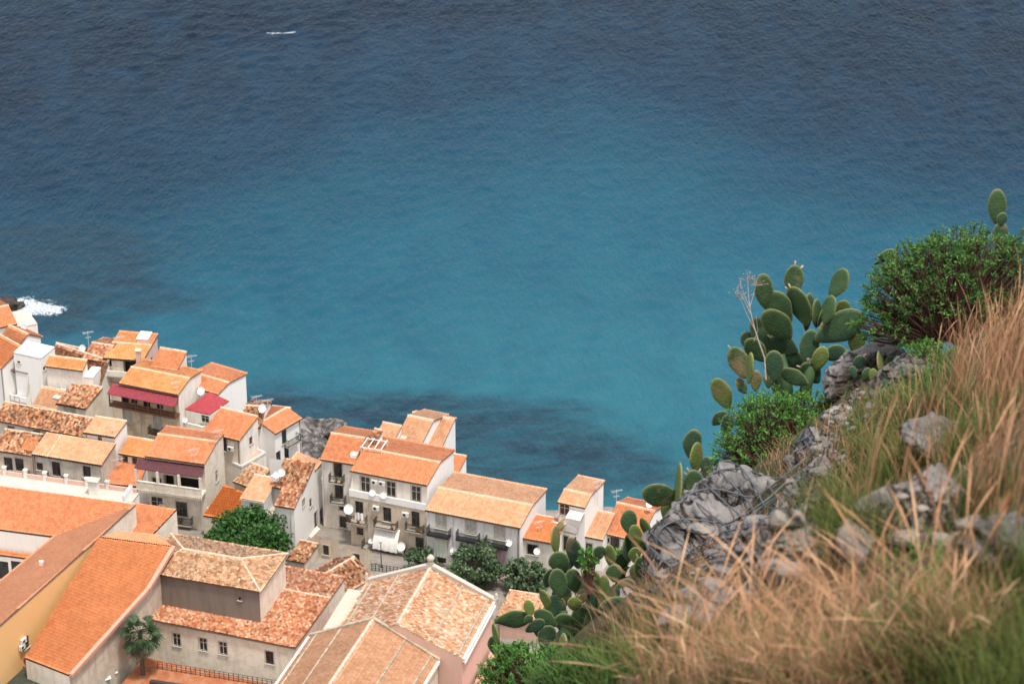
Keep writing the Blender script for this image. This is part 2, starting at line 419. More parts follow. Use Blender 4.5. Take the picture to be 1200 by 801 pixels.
    def finish(s):
        if not s.faces: return
        if 'F' in s.faces and s.faces['F'][2] > 4 and rnd.random() < .6:
            p0, t, L, top, m, base = s.faces['F']; mb = MB(); x = rnd.choice((.22, L-.22)); mb.tube([s.fp('F', x, top[0][1]-.1, .08), s.fp('F', x, -1, .08)], .05, 6); mb.build('drainpipe', M[rnd.choice(('metal','board'))], s.root)
        by = {}
        for key, (p0, t, L, top, m, base) in s.faces.items():
            outer = [Vector((0, base, 0)), Vector((L, base, 0))] + [Vector((a, z, 0)) for a, z in reversed(top)]
            hs = [h for h in s.holes[key] if h[2] > base+.1]
            loops = [outer]+[[Vector((a,c,0)), Vector((b,c,0)), Vector((b,d,0)), Vector((a,d,0))] for a, b, c, d in hs]
            mb = by.setdefault(m, MB()); pts = [p for l in loops for p in l]
            tr = tessellate_polygon(loops) if hs else [tuple(range(len(outer)))]
            mb.add([s.fp(key, p.x, p.y) for p in pts], tr)
            n = Vector((t.y, -t.x, 0))
            for a, b, c, d in hs:
                q = [s.fp(key, *p) for p in ((a,c),(b,c),(b,d),(a,d))]; dd = -n*(.2)
                if any(True for _ in ()): pass
                r = [p+dd*4.5 for p in q]
                mb.add(q+r, [(i, (i+1)%4, 4+(i+1)%4, 4+i) for i in range(4)])
        for m, mb in by.items(): mb.build('wall', M[m], s.root)
def rotv(v, a): return Vector((v.x*math.cos(a)-v.y*math.sin(a), v.x*math.sin(a)+v.y*math.cos(a), 0))
def solve(f, R, dr=(.6, 22), hr=(.0, 7), s=.36, lam=3.0):
    best = None
    for st in (1.0, .25, .05):
        c = best
        ds = np.arange(dr[0], dr[1], st) if c is None else np.arange(c[1]-6*st, c[1]+6*st, st)
        hs = np.arange(hr[0], hr[1], st) if c is None else np.arange(c[2]-6*st, c[2]+6*st, st)
        for d in ds:
            if d < .4: continue
            for h in hs:
                if h < 0: continue
                p = proj(f(d, h)); e = (p[0]-R[0])**2+(p[1]-R[1])**2+(lam*(h-s*d))**2
                if best is None or e < best[0]: best = (e, d, h)
    return best[1], best[2]
def eave(A, h=None, base=None, z=None):
    if z is not None: return z
    if base:
        zg = 8.
        for _ in range(6): p = P(*base, zg); zg = ground(p.x, p.y)
        p = P(*base, zg); z = 15.
        for _ in range(30):      # height at the same distance seen at pixel row A
            q = P(*A, z); z += (p.y-q.y)*-.55 if False else 0; r = ray(*A); z = CH+r.z*(p.y/r.y)
        return z
    z = 15.
    for _ in range(6): p = P(*A, z); z = ground(p.x, p.y)+h
    return z
def house(label, A, B, R=None, K=None, h=9., base=None, z=None, kind='gable', roof='orange', wall='white', rwall=None, cat='house', name='house',
          old=0., D=None, rh=None, s=.36, lam=3., ov=.3, cap=True, board='board', D2=None, low=-10., par=.0, flatm='terrace', per=.34, ridge_px=None, group=None):
    ze = eave(B, h, base, z); a, b = P(*A, ze), P(*B, ze); u = (b-a); L = u.length; u.normalize(); w = Vector((-u.y, u.x, 0))
    rz = math.atan2(u.y, u.x); g = ground(a.x, a.y); t = Bld(label, cat, (a.x, a.y, g), rz, name, group); t.L = L; t.ze = e = ze-g
    rw = rwall or wall
    if kind in ('gable', 'shed', 'hip', 'flat'):
        if kind == 'flat':
            if D is None: D, _ = solve(lambda d, hh: b+w*d, R, s=0, lam=0)
            d, rh = D, 0
        elif D is None or rh is None:
            if kind == 'hip':
                D2_, _ = solve(lambda d, hh: b+w*d, K, s=0, lam=0); d = D2_/2
                q = ridge_px[1]; best = None
                for hh in np.arange(.3, 5, .05):
                    for x in np.arange(0, L, .2):
                        pq = proj(a+u*x+w*d+Vector((0,0,hh))); er = (pq[0]-q[0])**2+(pq[1]-q[1])**2
                        if best is None or er < best[0]: best = (er, hh, x)
                rh, x2 = best[1:]; q = ridge_px[0]; x1 = min((( (proj(a+u*x+w*d+Vector((0,0,rh)))[0]-q[0])**2, x) for x in np.arange(0, x2, .1)))[1]
            else: d, rh = solve(lambda d, hh: b+w*d+Vector((0,0,hh)), R, s=s, lam=lam)
        else: d = D
        t.d, t.rh = d, rh
        if kind == 'gable':
            d2 = D2 or (solve(lambda x, hh: b+w*(d+x)+Vector((0,0,rh-hh)), K, s=rh/d, lam=6)[0] if K else d); h2 = rh*min(1.15, d2/d); eb = e+rh-h2
            DD = d+d2; r = [(0, e), (d, e+rh), (DD, eb)]
        elif kind == 'shed': DD = d; eb = e+rh; r = [(0, e), (d, eb)]
        elif kind == 'hip': DD = 2*d; eb = e; r = [(0, e), (DD, e)]
        else: DD = d; eb = e; r = [(0, e), (DD, e)]
        t.D = DD
        t.face('F', (0,0), (L,0), [(0,e),(L,e)], wall, low)
        t.face('R', (L,0), (L,DD), r, rw, low)
        t.face('B', (L,DD), (0,DD), [(0,eb),(L,eb)], wall, low)
        t.face('L', (0,DD), (0,0), [(DD-x, zz) for x, zz in reversed(r)], wall, low)
        lift = .16; rk = .10
        if kind in ('gable', 'shed'):
            sl = math.hypot(d, rh); W = Vector((0, d, rh))/sl; N = Vector((0,-rh,d))/sl
            o = Vector((-rk, 0, e))-W*ov+N*lift
            tiles(t.root, o, (1,0,0), W, [(0,0),(L+2*rk,0),(L+2*rk,sl+ov+.03),(0,sl+ov+.03)], M[roof], old, board, per)
            if kind == 'gable':
                s2 = math.hypot(d2, h2); W = Vector((0,-d2,h2))/s2; N = Vector((0,h2,d2))/s2
                o = Vector((L+rk, DD, eb))-W*ov+N*lift
                tiles(t.root, o, (-1,0,0), W, [(0,0),(L+2*rk,0),(L+2*rk,s2+ov),(0,s2+ov)], M[roof], old, board, per)
            if cap: ridge(t.root, (-rk, d, e+rh+lift+.07), (L+rk, d, e+rh+lift+.07))
        elif kind == 'hip':
            hp = [(-ov,-ov), (L+ov,-ov), (L+ov,DD+ov), (-ov,DD+ov)]; k = ov*rh/d; zz = e-k+.15
            c = [Vector((x, y, zz)) for x, y in hp]; r1 = Vector((x1, d, e+rh+.15)); r2 = Vector((x2, d, e+rh+.15))
            for q in ((c[0],c[1],r2,r1), (c[1],c[2],r2), (c[2],c[3],r1,r2), (c[3],c[0],r1)): slope(t.root, q, M[roof], old, board, per)
            if cap:
                for a_, b_ in ((r1,r2),(c[0],r1),(c[1],r2),(c[2],r2),(c[3],r1)): ridge(t.root, a_+Vector((0,0,.07)), b_+Vector((0,0,.07)))
        else: flatroof(t, [(0,0),(L,0),(L,DD),(0,DD)], e, par, wall, flatm)
    elif kind == 'gw':                    # ridge runs away from the facade
        DD = D or solve(lambda d, hh: b+w*d, K, s=0, lam=0)[0]; t.D = DD; m_ = L/2
        if rh is None: rh = (proj(a+u*m_)[1]-R[1])/((proj(a+u*m_)[1]-proj(a+u*m_+Vector((0,0,1)))[1]))
        t.rh = rh; t.d = DD
        t.face('F', (0,0), (L,0), [(0,e),(m_,e+rh),(L,e)], wall, low); t.face('R', (L,0), (L,DD), [(0,e),(DD,e)], rw, low)
        t.face('B', (L,DD), (0,DD), [(0,e),(m_,e+rh),(L,e)], wall, low); t.face('L', (0,DD), (0,0), [(0,e),(DD,e)], wall, low)
        sl = math.hypot(m_, rh)
        for sg in (1, -1):
            W = Vector((-sg*m_, 0, rh))/sl; N = Vector((sg*rh, 0, m_))/sl
            o = Vector((L if sg > 0 else 0, -.1 if sg > 0 else DD+.1, e))-W*ov+N*.16
            tiles(t.root, o, (0, sg, 0), W, [(0,0),(DD+.2,0),(DD+.2,sl+ov),(0,sl+ov)], M[roof], old, board, per)
        if cap: ridge(t.root, (m_, -.1, e+rh+.23), (m_, DD+.1, e+rh+.23))
    return t
def slope(root, pts, m, old=0., board='board', per=.3, thick=.14, name='roof'):
    """tiled slope through local 3D points, the first two being its eave"""
    o = pts[0]; U = (pts[1]-pts[0]).normalized(); q = pts[2]-o; N = U.cross(q).normalized()
    if N.z < 0: N = -N
    W = N.cross(U)
    return tiles(root, o, U, W, [((p-o).dot(U), (p-o).dot(W)) for p in pts], m, old, board, per, thick=thick, name=name)
def flatroof(t, poly, z, par, wall, m, name='flat_roof'):
    mb = MB(); mb.prism([(x, y, z-.02) for x, y in poly], (0,0,-.2)); mb.build(name, M[m], t.root, normals=True)
    if par:
        q = MB(); n = len(poly)
        for i in range(n):
            a, b = Vector((*poly[i], 0)), Vector((*poly[(i+1)%n], 0)); d = (b-a); L = d.length
            q.box(((a+b)/2)+Vector((0,0,z+par/2-.01))+Vector((-d.y, d.x, 0)).normalized()*.101, (L-.2 if i%2 else L, .2, par), math.atan2(d.y, d.x))
        q.build('parapet', M[wall], t.root)
def plane3(p1, p2, p3):               # each (px, py, z); returns a function pixel -> world point on the plane
    a, b, c = (P(*p) for p in (p1, p2, p3)); N = (b-a).cross(c-a).normalized()
    def f(px, py):
        r = ray(px, py); o = Vector((0,0,CH)); return o+r*((a-o).dot(N)/r.dot(N))
    return f
def polyb(label, px, pl, wall='white', roof='orange', old=0., cat='house', name='house', walls=None, board='board', per=.3, skip=(), low=-10.):
    """building whose single slope has the outline px (anticlockwise from above, first edge the eave) on plane pl"""
    pts = [pl(*p) for p in px]; o = pts[0]; g = ground(o.x, o.y); t = Bld(label, cat, (o.x, o.y, g), 0, name)
    loc = [t.loc(p) for p in pts]; n = len(loc)
    for i in range(n):
        if i in skip: continue
        a, b = loc[i], loc[(i+1)%n]; L = math.hypot(b.x-a.x, b.y-a.y)
        t.face(i, a[:2], b[:2], [(0,a.z),(L,b.z)], (walls or {}).get(i, wall), low)
    if roof: slope(t.root, [p+Vector((0,0,.15)) for p in loc], M[roof], old, board, per)
    t.pts = loc
    return t
def block(t, x0, x1, y0, y1, z0, z1, m, name='wall', top=None):
    mb = MB(); mb.box(((x0+x1)/2, (y0+y1)/2, (z0+z1)/2), (x1-x0, y1-y0, z1-z0)); o = mb.build(name, M[m], t.root)
    if top:
        q = MB(); q.box(((x0+x1)/2, (y0+y1)/2, z1+.03), (x1-x0+.12, y1-y0+.12, .05)); q.build('coping', M[top], t.root)
    return o
def chimney(t, px, py, z, w=.6, h=1.2, m='offwhite', d=None):
    p = t.at(px, py, z); mb = MB(); d = d or w
    mb.box((p.x, p.y, z-.6+h/2), (w, d, h+1.2)); o = mb.build('chimney', M[m], t.root)
    q = MB(); q.box((p.x, p.y, z+h+.16), (w+.25, d+.25, .08))
    for a in (-1, 1): q.box((p.x+a*w*.4, p.y, z+h+.06), (.1, d*.8, .12))
    q.build('chimney_cap', M['mortar'], o)
def dish(t, px, py, z, label, r=.42, az=-.5, pole=1.0):
    p = t.root.matrix_basis @ t.at(px, py, z) if False else P(px, py, t.z0+z)
    ro = tag(empty('satellite_dish', (p.x, p.y, p.z-pole)), label, 'satellite dish', 'satellite dishes on the houses')
    D = Vector((math.sin(az)*-.75, -.75*math.cos(az), .5)).normalized(); X = D.cross(Vector((0,0,1))).normalized(); Y = X.cross(D)
    V, Fc = [], []; c = Vector((0,0,pole))
    for k, side in enumerate((0, -.02)):
        b = len(V)
        for j in range(6):
            for i in range(20):
                a = i*math.pi/10; q = r*j/5; V.append(c+D*(q*q*.45/r+.12+side)+X*(q*math.cos(a))+Y*(q*1.08*math.sin(a)))
        for j in range(5):
            for i in range(20): Fc.append((b+j*20+i, b+j*20+(i+1)%20, b+(j+1)*20+(i+1)%20, b+(j+1)*20+i))
    mb = MB(); mb.add(V, Fc); mb.build('reflector', M['dish'], ro, smooth=True)
    mb = MB(); mb.tube([(0,0,-.1), (0,0,pole*.9), c, c+D*.12], .03, 6); mb.build('mount', M['metal'], ro)
    mb = MB(); mb.tube([c-Y*r*.9+D*.3, c+D*.62], .018, 5); mb.tube([c+D*.55, c+D*.68], .045, 6); mb.build('feed_arm', M['iron'], ro)
def dishw(t, key, px, py, label, r=.42, az=-.5):
    x, z = t.hit(key, px, py); p = Matrix.Rotation(t.rz, 3, 'Z') @ t.fp(key, x, z, r*.9+.15)+t.org
    dish(t, *proj(p), p.z-t.z0, label, r, az, .45)
def antenna(t, px, py, z, label, h=3.0, az=.4):
    p = P(px, py, t.z0+z); ro = tag(empty('television_antenna', p), label, 'antenna', 'television antennas on the roofs')
    mb = MB(); mb.tube([(0,0,-.3), (0,0,h)], .035, 6); mb.build('mast', M['metal'], ro)
    d = Vector((math.cos(az), math.sin(az), 0)); e = Vector((-d.y, d.x, 0)); mb = MB()
    mb.tube([d*-.7+Vector((0,0,h-.15)), d*.8+Vector((0,0,h-.15))], .022, 5)
    for i in range(8):
        c = d*(-.65+i*.2)+Vector((0,0,h-.15)); k = .45-.03*i; mb.tube([c-e*k, c+e*k], .014, 4)
    mb.tube([d*-.4+Vector((0,0,h-.9)), d*.4+Vector((0,0,h-.9))], .02, 5)
    for i in range(4): c = d*(-.35+i*.22)+Vector((0,0,h-.9)); mb.tube([c-e*.3, c+e*.3], .012, 4)
    mb.build('aerial', M['metal'], ro)
plain_terracotta = plain('terracotta_pot', (.45,.16,.07), .8)
n_ = NT('leaf'); n_.col(n_.ramp(n_.noise(n_.co(rnd_off=True), 1.5, 3), [(.3,(.02,.05,.012)),(.7,(.06,.13,.025))])); leafm = n_.set(.6, .3)
# ------------------------------------------------------------------ the town, from the far left end to the right and then towards the viewer
t = house('small white house with low orange roof and railed terrace nearest the dark sea rock', (-22,388), (19,379.5), D=3.5, rh=1.1, z=17, kind='gable', roof='orange', wall='white')
flatroof(t, [(t.L,0),(t.L+3,0),(t.L+3,5),(t.L,5)], t.ze-.6, 0, 'white', 'terrace'); block(t, t.L+.02, t.L+3, .01, 5, -2, t.ze-.85, 'white')
dish(t, 29, 384, t.ze+.6, 'white satellite dish on the terrace nearest the dark sea rock', .4, .4)
t = house('white gabled house with orange roof directly in front of the terrace near the sea rock', (1,396), (22,406), (32,392), K=(48,388.5), z=17, roof='orange', wall='white')
t.win('R', 38, 404, .5, .7, 'dark', False)
t = house('house with big deep orange roof cut by the left picture edge', (-22,417), (3,431), (25,407), z=16, roof='deep', wall='white', kind='shed')
t = house('pale pink sliver of a house at the left picture edge above the brown tiled row', (-26,424), (2,433), D=7, z=14, kind='flat', wall='pink', h=7)
# white block with lean-to canopy and terrace
t = house('tall white cubic house with flat roof above a small red canopy and terrace', (16,413), (48,420), (68,411.5), z=18, kind='flat', wall='white', flatm='white', par=.12)
t.win('R', 52, 431, .6, .5, 'dark', False); t.win('F', 22, 424, .5, .3, 'dark', False)
L = t.L
q = t.at(9.6, 437, t.ze-4.3); q2 = t.at(41, 443, t.ze-4.3); y0 = q.y
tiles(t.root, Vector((q.x, y0, t.ze-4.3)), (1,0,0), Vector((0,-y0,1.6)), [(0,0),(q2.x-q.x,0),(q2.x-q.x,math.hypot(y0,1.6)),(0,math.hypot(y0,1.6))], M['deep'], name='canopy_roof')
t.face('c', (q.x+.1, y0+1.0), (q2.x, y0+1.0), [(0,t.ze-4.2),(q2.x-q.x-.1,t.ze-4.2)], 'white')
t.win('c', 17, 448, 1.5, 2.1, 'green', False); t.win('c', 27, 450, .9, 2.0, 'shutw', False); t.ac('c', 36, 446)
yb = y0-1.9
t.face('w', (q.x-.3, yb), (q2.x-.2, yb), [(0,t.ze-6.4),(q2.x-q.x+.1,t.ze-6.4)], 'white')
t.face('wr', (q2.x-.2, yb), (q2.x+.2, 0), [(0,t.ze-6.4),(.8,t.ze-5.2),(-y0*.6-yb+y0,t.ze-4.0),(abs(yb),t.ze-3)], 'offwhite')
flatroof(t, [(q.x-.3,yb),(q2.x-.2,yb),(q2.x-.2,y0+1),(q.x-.3,y0+1)], t.ze-7.2, .8, 'white', 'pinkfloor', 'terrace')
t.win('w', 9, 466, .8, 1.2, 'brown'); t.win('w', 20, 468.5, .7, 1.1, 'dark'); t.win('w', 24.5, 469.5, .7, 1.1, 'dark')
dish(t, 30, 451, t.ze-5.6, 'satellite dish on the terrace under the small red canopy', .42, .2)
t = house('old low pinkish tiled house behind the cubic white house', (60,417), (92,424), (98,410), z=15, roof='oldred', wall='cream', old=.5)
dish(t, 97.5, 408.5, t.ze+1.6, 'satellite dish on a pole beside the old pinkish roofs by the sea', .5, .3)
t = house('house with weathered pink hipped roof rising above its neighbours beside the sea', (98,420), (122,424), (133,407), z=16.5, roof='oldred', wall='cream', old=.4)
antenna(t, 104, 405, t.ze+1.0, 'lone antenna over the weathered pink roof by the sea', 2.2)
t = house('old pinkish tiled house between the cream block and the dormer house', (60,428), (119,447), (127,423), z=14.5, roof='oldred', wall='offwhite', old=.6, kind='shed', lam=2)
t.win('F', 110, 450, 1.6, 1.2, 'open', False)
t = house('cream windowless block with a narrow orange roof strip and ochre roof before it', (54,428.5), (97,434), (98,429), z=17.5, D=1.6, rh=.55, kind='shed', wall='offwhite', roof='amber')
block(t, t.L+.01, t.L+1.2, .3, 3.2, -2, t.ze-1.1, 'white', top='white')
dish(t, 76, 456, t.ze-3.3, 'satellite dish against the cream windowless block', .42, .5)
t = house('low house under a flat looking ochre roof with a skylight', (40,474), (68,480), (77,459), z=13.0, roof='ochre', wall='offwhite', kind='shed', s=.2)
mb = MB(); p = t.at(67, 466, t.ze+1.0); mb.box(p+Vector((0,0,.12)), (.9,.7,.2)); o = mb.build('skylight', M['acw'], t.root)
t = house('small cream house with moss grown brown tiles and dark roof edge', (67,473), (100.5,479), (121,456), z=14.5, roof='old', wall='cream', old=1., kind='shed', board='boarddark', s=.25)
t.win('F', 82, 483, 1.5, 1.5, 'shutw'); pass
t = house('house with orange roof, recessed balcony and white rooftop box overlooking the sea', (122,420), (167,423.5), (183,408.5), K=(193,407), z=17, wall='cream', rwall='pink', roof='amber', s=.42, lam=1.5, board='boarddark')
t.win('R', 178, 421, .7, .8, 'dark', False); t.win('F', 152.5, 429, 1.9, 2.6, 'open', False, 'loggia'); t.win('F', 140, 427, 1.6, 1.6, 'shutw', False); t.win('F', 128, 425, .7, 1.0, 'dark', False)
t.balcony('F', 140, 437, 4.0, 1.0, 'solid', .8); chimney(t, 162.5, 418, t.ze+1.0, .6, .9, 'pink')
block(t, t.L*.62, t.L*.9, t.D*.62, t.D*.62+2.2, t.ze, t.ze+t.rh+.9, 'pink', 'stair_tower', 'white')
antenna(t, 140, 406, t.ze+1.4, 'antenna left of the white rooftop box', 1.6)
t = house('low flat house with small red terrace beneath the dormer house balcony', (121,445), (142,449), (150,441), z=13.6, kind='flat', wall='cream', flatm='pinkfloor')
dish(t, 120, 440, t.ze+1.2, 'satellite dish over the small red terrace', .5, .3)
# yellow-orange roof, maroon awning
t = house('peeling three storey house with amber roof above a long maroon awning', (141,449), (209,462.3), (223,445), K=(238,446), z=17.5, roof='amber', wall='peeling', rwall='offwhite', s=.34)
def lean(t, xa, xb, z, drop, out, m, name='awning_roof', posts=4, pm='cream'):
    mb = MB(); U = Vector((xa, -.05, z)); mb.prism([(xa,-.02,z),(xb,-.02,z),(xb,-out,z-drop),(xa,-out,z-drop)], (0,0,-.08)); o = mb.build(name, M[m], t.root)
    q = MB(); n = int((xb-xa)/.35)
    for i in range(n+1):
        x = xa+(xb-xa)*i/n; q.tube([(x,-.03,z+.01),(x,-out,z-drop+.01)], .03, 4)
    q.build('sheet_rib', M[m], o)
    return o
lean(t, -1.2, t.L+.1, t.ze-.25, .75, 1.55, 'maroon')
mb = MB(); mb.box((t.L/2-.5, -.75, t.ze-2.85), (t.L+1.2, 1.5, .18)); o = mb.build('veranda', M['brownframe'], t.root)
q = MB()
for zz in (-2.35, -1.95): q.box((t.L/2-.5, -1.45, t.ze+zz), (t.L+1.2, .07, .07))
for i in range(34): q.box((-1.05+(t.L+1.1)*i/33, -1.45, t.ze-2.37), (.05,.05,.85))
q.build('railing', M['brownframe'], o)
for i in range(6):
    q = MB(); q.box((-1+(t.L+1)*i/5, -1.42, t.ze-1.85), (.13,.13,1.9)); q.build('post', M['brownframe'], o)
for i in range(4): 
    px_ = 142+i*15; t.win('F', px_, 464+i*3.0, 1.0, 1.7, 'win' if i%2 else 'green', False)
t.win('F', 147, 488, 1.1, 2.3, 'shutw'); t.win('F', 184.5, 495, 1.1, 2.3, 'shutw')
t.balcony('F', 184.5, 506.5, 2.0, .9, stuff=2); t.pipe('F', 164, 478, 512)
mb = MB(); t.win('F', 156, 487, .0001, .0001, 'dark', False) if False else None
antenna(t, 207, 462, t.ze-.3, 'antenna standing at the corner of the amber roof over the maroon awning', 2.0)
t = house('narrow house with orange roof behind the peeling maroon awning house', (178,429), (208,434), (216,431.5), z=18, D=3, rh=1.1, kind='shed', roof='orange', wall='offwhite')
t = house('large white gabled house standing alone against the sea with plain gable', (214,449.5), (256,462), (268.5,450), K=(289.5,448), z=15.5, wall='white', roof='orange')
antenna(t, 225, 436, t.ze+1.6, 'antenna on the big white gable by the sea', 2.6)
t = house('cream house with bright red sheet roof and small terrace', (217,480), (245.5,486.3), (268.6,470.5), z=14.5, roof=None or 'redsheet', wall='offwhite', kind='flat', h=7) if False else None
pl = plane3((217,480,14.5), (245.5,486.3,14.5), (268.6,470.5,15.9))
t = polyb('cream house with bright red sheet roof and small terrace', [(217,480),(245.5,486.3),(268.6,470.5),(246,460)], pl, 'offwhite', None)
mb = MB(); mb.prism([p+Vector((0,0,.12)) for p in t.pts], (0,0,-.14)); o = mb.build('sheet_roof', M['redsheet'], t.root, normals=True)
q = MB()
for i in range(13):
    a = t.pts[0].lerp(t.pts[1], i/12)+Vector((0,0,.14)); b = t.pts[3].lerp(t.pts[2], i/12)+Vector((0,0,.14)); q.tube([a, b], .035, 4)
q.build('sheet_rib', M['redsheet'], o)
t.win(0, 240.5, 491, 1.2, 1.1, 'win', False); dish(t, 237, 458, 8.8, 'white satellite dish behind the bright red sheet roof', .55, .4); 
z_ = t.z0
t = house('low terrace building with parapet under the bright red sheet roof', (206.5,499), (239,507), (250,492), z=11.9, kind='flat', wall='offwhite', par=.9, flatm='terrace')
dish(t, 218, 492, t.ze+1.2, 'satellite dish on the terrace under the red sheet roof', .38, .3)
t = house('tall cream house with orange roof left of the white seaside houses', (238.6,505.5), (281,516), (303,490), z=17, wall='cream', rwall='offwhite', roof='orange', kind='shed')
t.win('F', 261.5, 520, 1.1, 2.0, 'brown'); t.ac('F', 271.5, 524.5); t.win('R', 294, 515.5, .8, 1.0, 'shutb', False); t.win('R', 299, 534, .7, .6, 'dark', False)
t = house('small white house with mossy roof squeezed beside the seaside gable', (282,499), (305.5,500.5), (319,491), z=16.4, D=3.2, rh=1.1, roof='old', wall='white', old=1., kind='gable', rwall='white')
t.win('R', 314, 500, .8, 1.0, 'dark'); 
antenna(t, 301.5, 482, t.ze+1.2, 'antenna above the mossy roof of the seaside houses', 2.4); dish(t, 309, 478.5, t.ze+1.9, 'white satellite dish beside the mossy roof of the seaside houses', .55, .5)
antenna(t, 314, 480, t.ze+1.5, 'short antenna beside the dish of the seaside houses', 1.6)
t = house('white house at the waterfront corner beside the shore rocks', (306,522), (334,512.6), (341,497), z=14.6, D=5, rh=.4, roof='orange', wall='white', kind='flat', flatm='terrace') if False else None
t = house('white house at the waterfront corner beside the grey shore rocks', (321.6,508), (352,490.3), (336,479), z=15.5, wall='white', roof='orange', s=.3, lam=3)
t.win('F', 333, 509, .9, 2.1, 'green', False); t.win('F', 336, 530, .9, 2.2, 'green', False); t.balcony('F', 340, 518, 2.4, .9); t.win('F', 325, 538, .9, 2.2, 'dark', False); t.win('F', 342, 547, 1.0, 2.1, 'dark', False)
t = house('white windowed wall house between the cream house and the corner house', (300,506), (322,508.5), D=7.5, z=14.2, kind='flat', wall='white', flatm='terrace', h=7)
t.win('F', 314, 520, .8, 1.0, 'win', False); t.win('F', 311, 542, .8, 1.0, 'dark', False); t.win('F', 318, 536, .9, 1.9, 'dark', False)
# left rows
t = house('long low house with heavily weathered mossy brown tiles', (-6,491.8), (101,512), (113,492), z=15, roof='old', wall='greige', old=1.3, kind='shed', lam=2)
for p in ((13,501),(43,506.3),(70,509),(88,512)): t.win('F', *p, 1.1, .55, 'open', False, 'window')
t = house('small white upper house with pale ochre roof beside the mossy long roof', (99,507), (134.6,512.5), (150.7,495.5), z=17, roof='ochre', wall='white', kind='shed', board='boarddark')
t.win('F', 117, 514, .6, .8, 'win', False); t.win('F', 121.5, 514.8, .6, .8, 'win', False); antenna(t, 134, 512, t.ze-.3, 'antenna at the corner of the small white ochre roofed house', 2.0)
t = house('shabby house with mossy brown roof patched with red tiles', (-6,527), (37.6,533.5), (51,511), z=15, roof='old', wall='sand', old=1.2, kind='shed')
for p in ((10,543),(23,544)): t.win('F', *p, 1.2, 1.9, 'dark')
t.balcony('F', 23, 557, 3.0, .9, stuff=2)
d_, sl = t.d, math.hypot(t.d, t.rh); W = Vector((0,t.d,t.rh))/sl; N = Vector((0,-t.rh,t.d))/sl
tiles(t.root, Vector((t.L*.66,0,t.ze))+N*.21+W*.5, (1,0,0), W, [(0,0),(t.L*.34,0),(t.L*.34,sl-1.2),(0,sl-1.2)], M['deep'], name='patched_roof', thick=.02)
t = house('long two storey beige house with sand coloured tile roof', (38.6,532), (119,545), (137,521.5), z=15.5, roof='ochre', wall='greige', kind='shed', lam=3, board='boarddark', cap=False)
t.win('F', 46.7, 546, .9, 1.1, 'brown'); t.win('F', 66, 549, 1.2, 2.1, 'brown'); t.balcony('F', 66.5, 562, 2.2, .9, stuff=1); t.win('F', 102, 552.5, 1.1, 1.7, 'brown'); t.pipe('F', 57, 536, 566); t.pipe('F', 119, 547, 575)
ridge(t.root, (2.1,-.3,t.ze+.16), (2.1,t.d,t.ze+t.rh+.22), .12)
t = house('orange roofed annexe with green framed veranda windows', (140.7,531), (170.5,536), (181,518), z=14.5, roof='amber', wall='white', kind='shed', board='boarddark')
for p in ((147,540),(152.5,541),(158,542),(164,543)): t.win('F', *p, .75, 1.5, 'green', False, 'window')
t = house('low blue grey house with small orange roof beside the beige house', (123,566), (162.6,569.5), (167,555), z=12.2, roof='orange', wall='greywhite', kind='shed', D=4.2, rh=.9)
antenna(t, 139, 546, 5.5, 'antenna over the small orange roof of the blue grey house', 1.2); t.win('F', 153, 583, .9, 1.2, 'dark', False)
# loggia house
t = house('large cream house with dark maroon awning over an open loggia', (171.5,534.5), (239.5,543.8), (256,520), base=None, z=18.0, wall='cream', rwall='cream', roof='orange', kind='gable', D2=2.5)
lean(t, -1.1, t.L+.05, t.ze-.3, .75, 1.5, 'darkmaroon')
e = t.ze; mb = MB(); mb.box((t.L/2-.5, -.8, e-3.95), (t.L+1.0, 1.6, .3)); o = mb.build('loggia_balcony', M['cream'], t.root)
q = MB(); q.box((t.L/2-.5, -1.5, e-3.3), (t.L+1, .14, .9)); q.box((t.L/2-.5, -1.5, e-2.82), (t.L+1.1, .24, .08)); q.build('parapet', M['cream'], o)
for i in range(4):
    q = MB(); q.box((-.9+(t.L+.8)*i/3, -1.45, e-2.0), (.32,.3,1.8)); q.build('pillar', M['cream'], o)
for i in range(30):
    q = MB() if i == 0 else q; q.box((-.95+(t.L+.9)*i/29, -1.6, e-4.2), (.12,.12,.35))
q.build('baluster', M['cream'], o)
t.win('F', 184, 566, 1.2, 1.6, 'brown'); t.win('F', 198, 564, 1.4, 1.9, 'open', False, 'door'); t.win('F', 221, 568, 3.2, 2.1, 'open', False, 'door')
t.win('F', 184, 590, 1.6, 2.0, 'win', False); t.ac('F', 191, 592); t.win('F', 213, 596, 1.5, 2.1, 'brown'); t.balcony('F', 217, 611, 2.2, .9, stuff=2)
t.win('R', 254, 557, .9, 1.5, 'win', False); t.pipe('F', 233, 556, 612); dishw(t, 'R', 243, 595, 'satellite dish at the foot of the gable wall of the loggia house', .4, .6)
antenna(t, 228, 549, e-1, 'tall antenna before the gable of the loggia house', 3.0); antenna(t, 256, 521, e+1, 'antenna at the back corner of the loggia house', 2.2)
t = house('low cream house with terrace between the loggia house and the tall cream house', (255,536), (283,548), (305,520), z=13.2, kind='flat', wall='offwhite', flatm='pinkfloor', par=.3)
t.win('F', 262, 554, .6, .8, 'brown', False); dish(t, 271, 560, 3, 'satellite dish on the low cream wall between two houses', .4, .5)
pl = plane3((238,606,11.2), (282.5,611.5,11.2), (283,577,13.6))
t = polyb('low building with steep bright orange roof beside the round tree', [(238,605),(283.5,611.5),(300,583),(263,569)], pl, 'greige', 'vivid')
t = house('small stone hut with rubble roof behind the white twin house', (275,564), (296,572), (322,560), z=13.0, D=3.6, rh=.8, wall='sand', roof='pale', old=.8, kind='shed')
